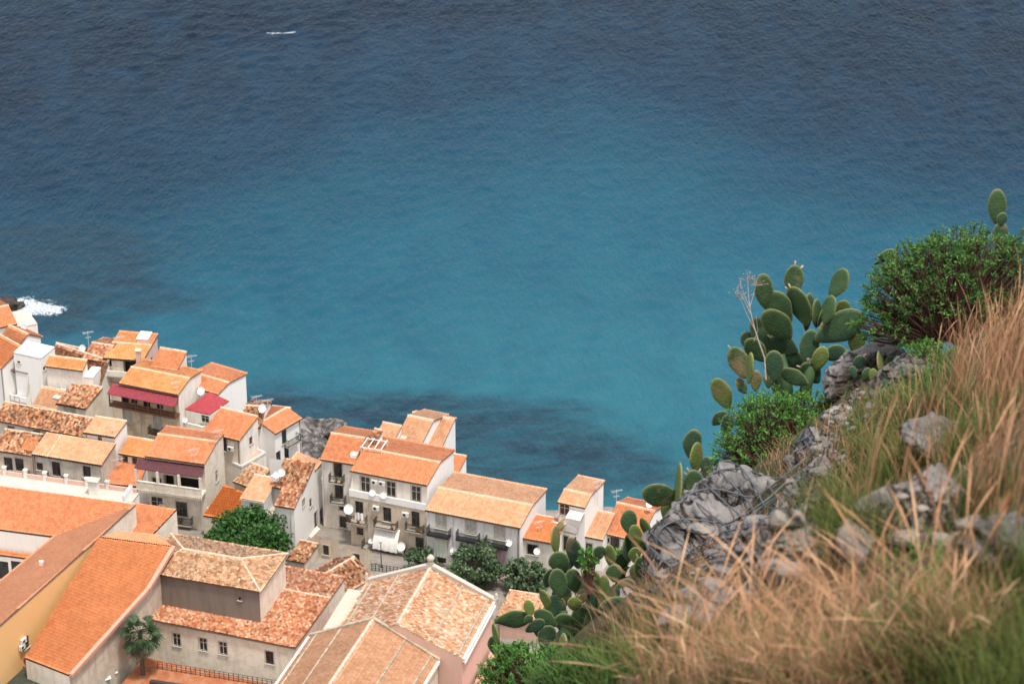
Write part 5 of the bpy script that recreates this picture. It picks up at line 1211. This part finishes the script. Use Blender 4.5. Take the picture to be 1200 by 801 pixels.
M['cact'] = cactmat('prickly_pear', (.026,.055,.026), (.052,.10,.040), (.12,.17,.06)); M['cacty'] = cactmat('prickly_pear_sunlit', (.07,.10,.03), (.14,.19,.05), (.26,.26,.07))  # sunlit copy paints the lit look as a brighter, yellower pad colour
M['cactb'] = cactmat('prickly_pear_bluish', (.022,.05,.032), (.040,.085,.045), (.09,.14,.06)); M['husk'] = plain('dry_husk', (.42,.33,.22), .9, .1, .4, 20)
def pad(root, px, py, ln, wd, ang, d, yaw=None, m='cact', kind='pad'):
    """one flattened pad: ln and wd as seen in picture pixels, d its distance"""
    d = d+rnd.uniform(-.12, .12); s_ = d/F; Ln, Wd = ln*s_*.60, wd*s_*.60; full = max(Wd, Ln*.62) if wd < ln*.5 else Wd
    yw = math.acos(min(1, Wd/full))*(1 if rnd.random() < .5 else -1) if yaw is None else yaw
    nu, nv = 22, 9; th = .012+.065*full; V, UV, RIM = [], [], []
    X_ = Vector((1,0,0)); Y_ = Vector((0,-1,0)); Z_ = Vector((0,0,1)); bend = rnd.uniform(-.25, .25)
    for j in range(nv):
        for i in range(nu):
            ph = math.pi*(j/(nv-1)-.5); a = 2*math.pi*i/nu
            r_x = math.cos(ph)**.55 if abs(math.cos(ph)) > 1e-6 else 0
            x = math.cos(a)*r_x; z = math.sin(a)*r_x; nar = 1-.40*max(0, -z)-.04*math.sin(3*a+ln); t_ = math.sin(ph)*th
            V.append(Vector((x*full*nar, t_+bend*Ln*.35*(z*z-.3)*.6, z*Ln))); UV.append((x*full*6, z*Ln*6)); RIM.append(max(0, (r_x-.93)/.07)*.8 if abs(ph) < .6 else 0)
    Fc = [(j*nu+i, j*nu+(i+1)%nu, (j+1)*nu+(i+1)%nu, (j+1)*nu+i) for j in range(nv-1) for i in range(nu)]
    R = Matrix.Rotation(math.radians(-ang), 3, 'Y').inverted() if False else Matrix.Rotation(math.radians(ang), 3, 'Y')
    R = R @ Matrix.Rotation(yw, 3, 'Z') @ Matrix.Rotation(rnd.uniform(-.25, .15), 3, 'X'); c = Pd(px, py, d)-root.location
    V = np.array([(R @ v_+c)[:] for v_ in V]); o = npmesh(kind, V, np.array(Fc), M[m], root, smooth=True, vattr={'rim': np.array(RIM)})
    me = o.data; ul = me.uv_layers.new(name='UVMap'); li = np.empty(len(me.loops), dtype=np.int32); me.loops.foreach_get('vertex_index', li); ul.data.foreach_set('uv', np.array(UV, dtype=np.float32)[li].ravel())
    top = R @ Vector((0,0,Ln))+c
    if rnd.random() < .3:
        mb = MB()
        for _ in range(rnd.randint(1, 4)):
            a = rnd.uniform(-.9, .9); q = R @ Vector((math.sin(a)*full*.95, 0, math.cos(a)*Ln))+c; e_ = (R @ Vector((math.sin(a), 0, math.cos(a)))).normalized(); mb.tube([q-e_*.01, q+e_*.02, q+e_*.045], [.008, .012, .007], 6)
        mb.build('dry_fruit', M['husk'], o)
    return c, R, Ln
def cactus(label, rootpx, d, pads, trunk=None):
    ro = Pd(*rootpx, d); ro.z = min(ro.z, gz(ro.x, ro.y)+.05); root = tag(empty('prickly_pear_cactus', ro), label, 'cactus', 'prickly pear cacti on the cliff')
    for p in pads: pad(root, *p[:5], d+(p[5] if len(p) > 5 else 0), m=p[6] if len(p) > 6 else ('cact' if rnd.random() < .6 else 'cactb'))
    if trunk:
        for tr in trunk: mb = MB(); q = [Pd(a, b, d+.15)-ro for a, b in tr]; mb.tube(q, [.07]*(len(q)-1)+[.05], 8); mb.build('stem', M['cact'], root, smooth=True)
    return root
def z1(L_, ox=820, oy=210, k=3.158): return [(ox+p[0]/k, oy+p[1]/k, p[2]/k, p[3]/k, p[4], *p[5:]) for p in L_]
cactus('biggest prickly pear, standing against the sea above the middle shrub', (930,470), 32.5, z1([
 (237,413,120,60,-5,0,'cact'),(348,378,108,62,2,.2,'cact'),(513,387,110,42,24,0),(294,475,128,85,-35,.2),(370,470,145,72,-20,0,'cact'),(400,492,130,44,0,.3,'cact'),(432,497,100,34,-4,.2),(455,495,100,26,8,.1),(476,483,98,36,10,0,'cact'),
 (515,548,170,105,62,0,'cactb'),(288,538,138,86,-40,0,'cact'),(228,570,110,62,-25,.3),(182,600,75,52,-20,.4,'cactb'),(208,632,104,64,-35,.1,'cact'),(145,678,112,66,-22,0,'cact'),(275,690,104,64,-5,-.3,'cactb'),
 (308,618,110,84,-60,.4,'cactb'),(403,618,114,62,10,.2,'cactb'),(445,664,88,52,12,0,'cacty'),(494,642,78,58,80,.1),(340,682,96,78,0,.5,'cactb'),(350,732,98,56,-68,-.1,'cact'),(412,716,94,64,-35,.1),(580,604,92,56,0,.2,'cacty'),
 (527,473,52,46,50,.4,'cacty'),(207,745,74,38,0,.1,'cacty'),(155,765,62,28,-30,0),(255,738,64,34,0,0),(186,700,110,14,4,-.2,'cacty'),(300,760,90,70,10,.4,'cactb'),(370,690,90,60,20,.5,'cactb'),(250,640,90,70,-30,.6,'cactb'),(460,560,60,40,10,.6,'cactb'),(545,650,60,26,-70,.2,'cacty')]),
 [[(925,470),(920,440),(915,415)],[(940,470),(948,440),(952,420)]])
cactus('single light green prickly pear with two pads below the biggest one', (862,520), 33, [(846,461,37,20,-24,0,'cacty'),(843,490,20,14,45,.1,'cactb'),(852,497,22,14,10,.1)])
cactus('prickly pear reaching above the upper shrub near the right edge', (1172,300), 29.5, [(1168,242,36,19,0,0,'cact'),(1174,257,15,11,12,-.1,'cactb'),(1172,275,26,16,0,1.6,'cactb'),(1174,295,26,16,0,1.7)])
cactus('two prickly pear pads peeping out left of the upper shrub', (1050,330), 31, [(1040,298.5,21,12,82,0,'cact'),(1033,305,18,8,60,.1,'cactb'),(1046,312,24,16,30,.3)])
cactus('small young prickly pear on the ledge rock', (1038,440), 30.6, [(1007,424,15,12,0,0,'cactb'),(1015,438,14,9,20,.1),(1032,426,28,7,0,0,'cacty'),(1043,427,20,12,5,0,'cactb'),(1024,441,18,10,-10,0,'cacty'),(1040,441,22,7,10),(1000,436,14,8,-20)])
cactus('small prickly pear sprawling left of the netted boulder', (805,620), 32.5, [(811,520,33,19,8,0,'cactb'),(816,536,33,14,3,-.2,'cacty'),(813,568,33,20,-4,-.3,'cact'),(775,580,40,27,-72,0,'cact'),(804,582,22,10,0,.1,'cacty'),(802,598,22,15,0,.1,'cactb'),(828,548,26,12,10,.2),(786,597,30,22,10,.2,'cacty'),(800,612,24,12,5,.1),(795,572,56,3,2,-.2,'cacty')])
lower = [(737,611,26,17,0,0,'cact'),(745,627.5,26,14,-10,-.1,'cacty'),(757,619,27,11,-8,0,'cacty'),(771,622,20,14,5,.1),(737,641,32,14,5,.2,'cactb'),(744,650,20,13,0,-.1,'cacty'),(764,639,18,10,-5,0,'cacty'),(752,640,30,22,8,.4,'cactb'),
 (775,636,24,13,20,.2,'cacty'),(715,651,25,12,0,.1,'cacty'),(703,646.6,15,13,0,0,'cact'),(720,671,20,17,0,0,'cact'),(744,668.6,18,12,10,.1,'cacty'),(750,665,26,11,-20,-.2,'cact'),(734,692,28,22,0,.3,'cactb'),(728,657,22,14,20,.3),(762,656,26,15,0,.2),(758,672,26,16,10,.3,'cactb')]
cactus('olive green prickly pear thicket beside the orange roofed end house', (745,690), 33.5, lower)
cactus('tall prickly pear thicket before the white turret house', (670,770), 34.5, [(651,632,31,9,4,0,'cacty'),(656,617,15,5,28,0,'cacty'),(674,648,38,18,-4,.3,'cactb'),(655.6,659,27,21,-12,0,'cact'),(654.6,683,33,19,-10,-.1,'cact'),(672,680,26,17,-10,0,'cact'),(645,677,25,16,20,.2,'cactb'),
 (699,699,44,21,0,0,'cactb'),(706,695,40,11,0,-.2,'cacty'),(696,679,20,13,0,0,'cacty'),(673,707,18,15,0,-.1,'cacty'),(681,723,28,18,-10,0,'cact'),(665,731,31,22,-40,0,'cact'),(639,702,24,11,-14,0,'cacty'),(632,737,20,13,10,.1,'cactb'),(640,724,28,17,-55,.1,'cact'),
 (658,699,34,20,5,.4,'cactb'),(684,690,34,20,12,.4,'cactb'),(664,660,22,15,15,.3,'cactb'),(700,725,32,20,10,.2,'cact'),(690,660,24,12,20,.3),(712,712,30,20,-15,.3,'cactb'),(650,712,30,22,10,.5,'cactb'),(680,745,34,20,0,.4,'cactb')], [[(660,760),(662,735),(660,715)],[(690,765),(694,735),(696,715)]])
cactus('prickly pear with one big sideways pad leaning out over the pink terrace', (640,765), 33.5, [(601,725,35,21,82,-.2,'cact'),(620,712,18,11,-12,-.2,'cacty'),(619,725,11,9,40,-.1,'cact'),(582,727,10,7,60),(581,743,25,7,-14,0,'cacty'),(579,755,21,13,0,0,'cact'),(627,733,22,14,60,.1),(640,745,28,18,20,.2,'cactb')])
cactus('slender upright prickly pear pad rising from the bottom shrub', (659,801), 30.5, [(658.6,768,50,8,1,0,'cact'),(660,800,30,12,0,.1)])
cactus('broad prickly pear pads behind the veil of dry grass', (735,790), 29.5, [(724,716,40,38,10,0,'cactb'),(732,738,40,26,18,-.1,'cact'),(761,699,38,11,16,0,'cact'),(745,712,34,22,-50,.2,'cactb'),(716,748,36,24,0,.2,'cactb'),(752,724,40,22,40,.1)])
# ------------------------------------------------------------------ shrubs
M['shrub'] = leafmat('shrub_leaf', (.035,.11,.022), (.075,.22,.035), (.17,.35,.07)); M['shrubd'] = leafmat('upper_shrub_leaf', (.03,.09,.02), (.065,.18,.035), (.16,.29,.07))
M['twig'] = plain('dark_twig', (.085,.045,.035), .9, .1, .3, 10)
def shrub(label, base, blobs, d, m, ntip, ll=.055, name='shrub', per=15):
    ro = Pd(*base, d); ro.z = min(ro.z, gz(ro.x, ro.y)+.1); root = tag(empty(name, ro), label, 'shrub'); mb = MB(); C, Dv = [], []; O_ = Vector((0,0,0)); b0 = Pd(*base, d)-ro
    wts = [b[2]*b[3] for b in blobs]
    for _ in range(ntip):
        px, py, rx, ry = rnd.choices(blobs, wts)[0]; a = Vector((rnd.gauss(0,1), rnd.gauss(0,1), rnd.gauss(0,1))).normalized()*rnd.uniform(.35, 1)**.6
        s_ = d/F; q = Pd(px, py, d)+Vector((a.x*rx*s_, a.y*rx*s_*.8, a.z*ry*s_*1.05))-ro; q.z += .05*mn.noise(q*6)
        j0 = b0.lerp(q, .35)+Vector((0,0,-.08)); mb.tube([b0.lerp(q, .08), j0, b0.lerp(q,.72)+Vector((rnd.uniform(-.04,.04),0,rnd.uniform(-.05,.02))), q], [.012, .009, .006, .003], 4, cap=False)
        up = (q-b0).normalized()
        for k in range(per):
            e_ = (up*.7+Vector((rnd.gauss(0,1), rnd.gauss(0,1), rnd.gauss(0,1)))*.75).normalized(); C.append(q-up*rnd.uniform(0,.06)); Dv.append(e_)
    mb.build('branches', M['twig'], root)
    C = np.array([c[:] for c in C]); Dv = np.array([c[:] for c in Dv]); N = len(C); b = np.cross(Dv, nr.normal(size=(N,3))); b /= np.linalg.norm(b, axis=1, keepdims=True); L_ = ll*(.7+.6*nr.random((N,1))); W_ = L_*.13
    V = np.stack([C, C+Dv*L_*.5+b*W_, C+Dv*L_, C+Dv*L_*.5-b*W_], 1).reshape(-1,3)
    npmesh('leaves', V, np.arange(4*N).reshape(N,4), M[m], root, fattr={'rnd': np.clip(np.repeat(nr.random(N//per), per)*.7+nr.random(N)*.3, 0, 1)}); return root
shrub('rounded bright green shrub between the big prickly pear and the netted boulder', (925,560), [(912,505,76,46),(860,525,28,28),(955,478,34,26),(900,480,40,26),(965,515,24,30),(972,490,26,26),(985,470,20,16),(838,545,12,16),(940,480,40,20),(885,486,30,18)], 31.5, 'shrub', 1150, .047)
shrub('large dark twigged green shrub crowning the slope at the upper right', (1110,400), [(1100,330,80,50),(1150,300,58,36),(1050,340,44,46),(1020,375,28,26),(1190,330,36,64),(1160,360,40,40),(1200,380,20,40),(1120,285,40,20),(1080,300,36,24),(1060,385,30,20)], 30.5, 'shrubd', 2100, .047)
shrub('low green shrub at the bottom edge left of the dry grass', (630,860), [(615,785,50,34),(578,795,24,28),(650,775,28,24),(600,765,24,16),(670,795,40,26),(705,808,30,18)], 30.0, 'shrub', 900, .047)
shrub('small light green succulent bush among the prickly pears', (690,700), [(690,653,12,12),(684,660,9,8)], 34.2, 'shrub', 40, .06)
shrub('second small green bush right of the slender cactus stem', (725,700), [(729,653,11,12),(727,664,8,8)], 34.0, 'shrub', 40, .06)
shrub('low green plant creeping beside the small prickly pear', (812,640), [(800,578,12,10),(835,570,14,12),(848,590,12,8),(818,606,12,10),(795,610,14,10)], 32.7, 'shrub', 110, .05)
shrub('short green bush at the foot of the upper shrub', (1095,430), [(1085,408,26,12),(1120,418,20,12)], 28.5, 'shrub', 110, .045)
shrub('yellowish green bush at the right edge beside the pale rock', (1190,640), [(1195,560,18,30),(1185,600,20,22)], 16, 'shrub', 70, .04)
# dry umbel
ro = Pd(898, 470, 32.0); root = tag(empty('dry_umbel_plant', ro), 'bleached dead umbel stalk left of the biggest prickly pear', 'dry plant')
M['bleach'] = plain('bleached_stalk', (.36,.29,.26), .9, .1, .2, 20); mb = MB()
Q = lambda x, y: Pd(820+x/3.158, 210+y/3.158, 31.9)-ro
for pts_, r0 in ((((245,740),(240,660),(215,590),(200,540),(188,490),(180,430),(178,375)), .014),(((190,500),(165,450),(150,420),(140,425)), .008),(((188,480),(165,430),(155,398)), .007),(((186,470),(198,430),(212,375)), .007),(((205,560),(175,500),(150,440)), .006),(((200,600),(215,560),(208,500)), .005)):
    mb.tube([Q(*p) for p in pts_], [.65*r0*(1-.6*i/(len(pts_)-1)) for i in range(len(pts_))], 6)
mb.build('stalk', M['bleach'], root)
for x, y in ((178,362),(208,370),(155,396),(137,424),(150,432),(190,378)):
    mb = MB(); c = Q(x, y)
    for k in range(8): a = Vector((rnd.gauss(0,1), rnd.gauss(0,1), rnd.uniform(-.2,1)))*.06; mb.tube([c-Vector((0,0,.05)), c+a], .0018, 3, cap=False); mb.box(c+a, (.01,.01,.006))
    mb.build('umbel', M['bleach'], root)
# ------------------------------------------------------------------ grass
def gmat(name, a, b, c): 
    n = NT(name); n.col(n.ramp(n.attr('rnd'), [(0,a),(.5,b),(1,c)])); return n.set(.7, .15)
M['dry'] = gmat('dry_grass', (.14,.07,.035), (.38,.20,.105), (.56,.37,.23)); M['green'] = gmat('green_grass', (.03,.052,.012), (.065,.095,.02), (.20,.19,.06))
M['rusty'] = gmat('reddish_dry_grass', (.20,.09,.045), (.40,.20,.11), (.56,.36,.22))
M['weed'] = gmat('weed_leaf', (.02,.05,.012), (.045,.10,.02), (.10,.17,.04))
def blades(name, base, hgt, wid, lean, m, seg=4, plume=0., spread=.25):
    base = np.asarray(base, float); N = len(base); az = nr.random(N)*6.283; ld_ = np.stack([np.cos(az), np.sin(az), 0*az], 1)*spread*(.3+1.4*nr.random(N))[:,None]+lean; H_ = (hgt*(.25+1.1*nr.random(N)**1.3))[:,None]
    sd = np.stack([-np.sin(az), np.cos(az), 0*az], 1); V = np.zeros((N, seg+1, 2, 3)); cv = nr.random((N,1))*.7+.4
    for j in range(seg+1):
        t_ = j/seg; c = base+np.array([0,0,1.])*H_*t_*(1-.18*t_*t_*cv)+ld_*H_*(t_**1.9)*cv
        w_ = wid*(1-.75*t_) if not plume else wid*(.55+plume*np.exp(-((t_-.86)/.13)**2)*3)*(1 if j < seg else .15)
        V[:,j,0] = c-sd*w_/2; V[:,j,1] = c+sd*w_/2
    idx = np.arange(N*(seg+1)*2).reshape(N, seg+1, 2); q = np.stack([idx[:,:-1,0], idx[:,:-1,1], idx[:,1:,1], idx[:,1:,0]], -1).reshape(-1,4)
    o = npmesh(name, V.reshape(-1,3), q, M[m], fattr={'rnd': np.repeat(np.clip(nr.normal(.5,.25,N), 0, 1), seg)}); tag(o, kind='stuff'); return o
def scatter(regions, zlift=-.05, thin_on=True):
    out = []
    for (cx, cy, rx, ry, n_, clump) in regions:
        nc_ = max(1, n_//clump)
        for _ in range(nc_):
            a, r = rnd.uniform(0, 6.28), math.sqrt(rnd.random()); h_ = surf(cx+math.cos(a)*r*rx, cy+math.sin(a)*r*ry)
            if h_ is None or h_.y > 45: continue
            bx_, by_ = proj(h_); thin = any(((bx_-a_)/c_)**2+((by_-b_)/d_)**2 < 1 for a_, b_, c_, d_ in ((900,700,60,50),(1065,690,55,55),(1165,715,46,50),(850,715,70,30),(1095,640,34,34),(1000,680,30,30)))
            for k in range(clump//5 if thin and thin_on else clump):
                x, y = h_.x+rnd.gauss(0, .055), h_.y+rnd.gauss(0, .055); out.append((x, y, gz0(x, y)+zlift))
    return out
from mathutils import Vector as V3_
GZ = hillH(*np.meshgrid(near_x, near_y))
def gz0(x, y):
    i = (x-near_x[0])/.14; j = (y-near_y[0])/.16; i0 = min(max(int(i), 0), len(near_x)-2); j0 = min(max(int(j), 0), len(near_y)-2); a, b = i-i0, j-j0
    return (GZ[j0,i0]*(1-a)+GZ[j0,i0+1]*a)*(1-b)+(GZ[j0+1,i0]*(1-a)+GZ[j0+1,i0+1]*a)*b
lean = np.array([-.22, -.05, 0])
# tall dry grass
b = scatter([(925,806,180,26,1500,34),(1000,770,170,36,1300,34),(855,790,80,20,520,34),(1070,700,80,36,700,16),(940,722,70,22,500,14),(1150,690,50,50,420,14),(860,735,60,20,300,12)])
blades('dry_grass', b, np.full(len(b), .36), .003, lean*.7, 'dry', 5, 0, .7)
b = scatter([(930,806,180,30,260,6),(1010,760,160,40,220,6),(830,800,70,20,90,6)]); blades('dry_grass_plumes', b, np.full(len(b), .58), .003, lean*.6, 'dry', 7, .9, .7)
b = scatter([(1150,455,36,30,640,16),(1110,500,50,24,150,12),(1195,420,12,40,260,12),(1170,570,36,44,220,12),(1040,570,50,24,110,10),(960,560,30,16,60,8)]); blades('reddish_dry_grass', b, np.full(len(b), .78), .0036, np.array([.12,0,0]), 'rusty', 6, .3, .35)
b = scatter([(1180,470,20,40,30,3),(1090,450,30,20,16,3),(1140,620,50,50,50,4)]); blades('reddish_dry_grass_plumes', b, np.full(len(b), .95), .0042, np.array([.14,0,0]), 'rusty', 8, .7, .3)
# green grass
b = scatter([(1150,770,110,60,4200,20),(1180,690,50,60,1600,20),(1010,580,75,50,5200,26),(1075,515,80,50,4800,26),(960,620,40,40,900,18),(1170,440,60,60,1200,18),(900,720,60,40,900,18),(1060,430,50,20,700,14),(760,740,60,30,900,18),(700,780,50,25,900,18),(1000,640,70,30,900,18),(1130,600,60,40,1200,18)])
blades('green_grass', b, np.full(len(b), .27), .005, lean*.5, 'green', 4, 0, .45)
b = scatter([(1000,520,190,60,2400,10),(1100,400,100,30,900,10),(880,700,140,40,1500,10),(760,720,70,40,900,10)]); blades('short_dry_grass', b, np.full(len(b), .22), .004, lean*.5, 'dry', 3, 0, .6)

st = [boulder('loose_stones', (0,0,0), (1,1,1), M['lime'], 200+k, sub=2, rough=.3, planes=8) for k in range(4)]
AV, AF, off = [], [], 0; pv = [np.array([v_.co[:] for v_ in o.data.vertices]) for o in st]; pf = [np.array([p.vertices[:] for p in o.data.polygons]) for o in st]
for o in st: bpy.data.objects.remove(o)
for cx, cy, rx, ry, n_ in ((990,490,50,40,60),(960,560,40,40,50),(1050,420,70,20,60),(880,650,80,50,80),(1080,620,70,40,20),(800,700,60,30,50)):
    for _ in range(n_):
        a, r = rnd.uniform(0, 6.28), math.sqrt(rnd.random()); h_ = surf(cx+math.cos(a)*r*rx, cy+math.sin(a)*r*ry)
        if h_ is None: continue
        k = rnd.randrange(4); s_ = .02+.09*rnd.random()**3; AV.append(pv[k]*np.array([s_*rnd.uniform(.8,1.6), s_, s_*.6])+np.array(h_)); AF.append(pf[k]+off); off += len(pv[k])
o = npmesh('loose_stones', np.concatenate(AV), np.concatenate(AF), M['lime']); tag(o, kind='stuff')
b = scatter([(960,560,70,50,900,22),(1010,500,90,50,1200,22),(880,640,60,40,500,20)]); blades('dry_tussocks', b, np.full(len(b), .2), .0045, lean*.3, 'dry', 3, 0, .9)
b = scatter([(1040,440,90,30,1500,16),(1100,480,90,40,1600,16),(980,520,60,40,700,16),(1100,700,80,60,1600,20),(900,780,160,40,1800,22),(690,785,45,22,1500,24),(650,795,40,18,900,24),(1050,770,120,30,1500,22)]); blades('dark_weeds', b, np.full(len(b), .16), .016, lean*0, 'weed', 3, 0, .9)
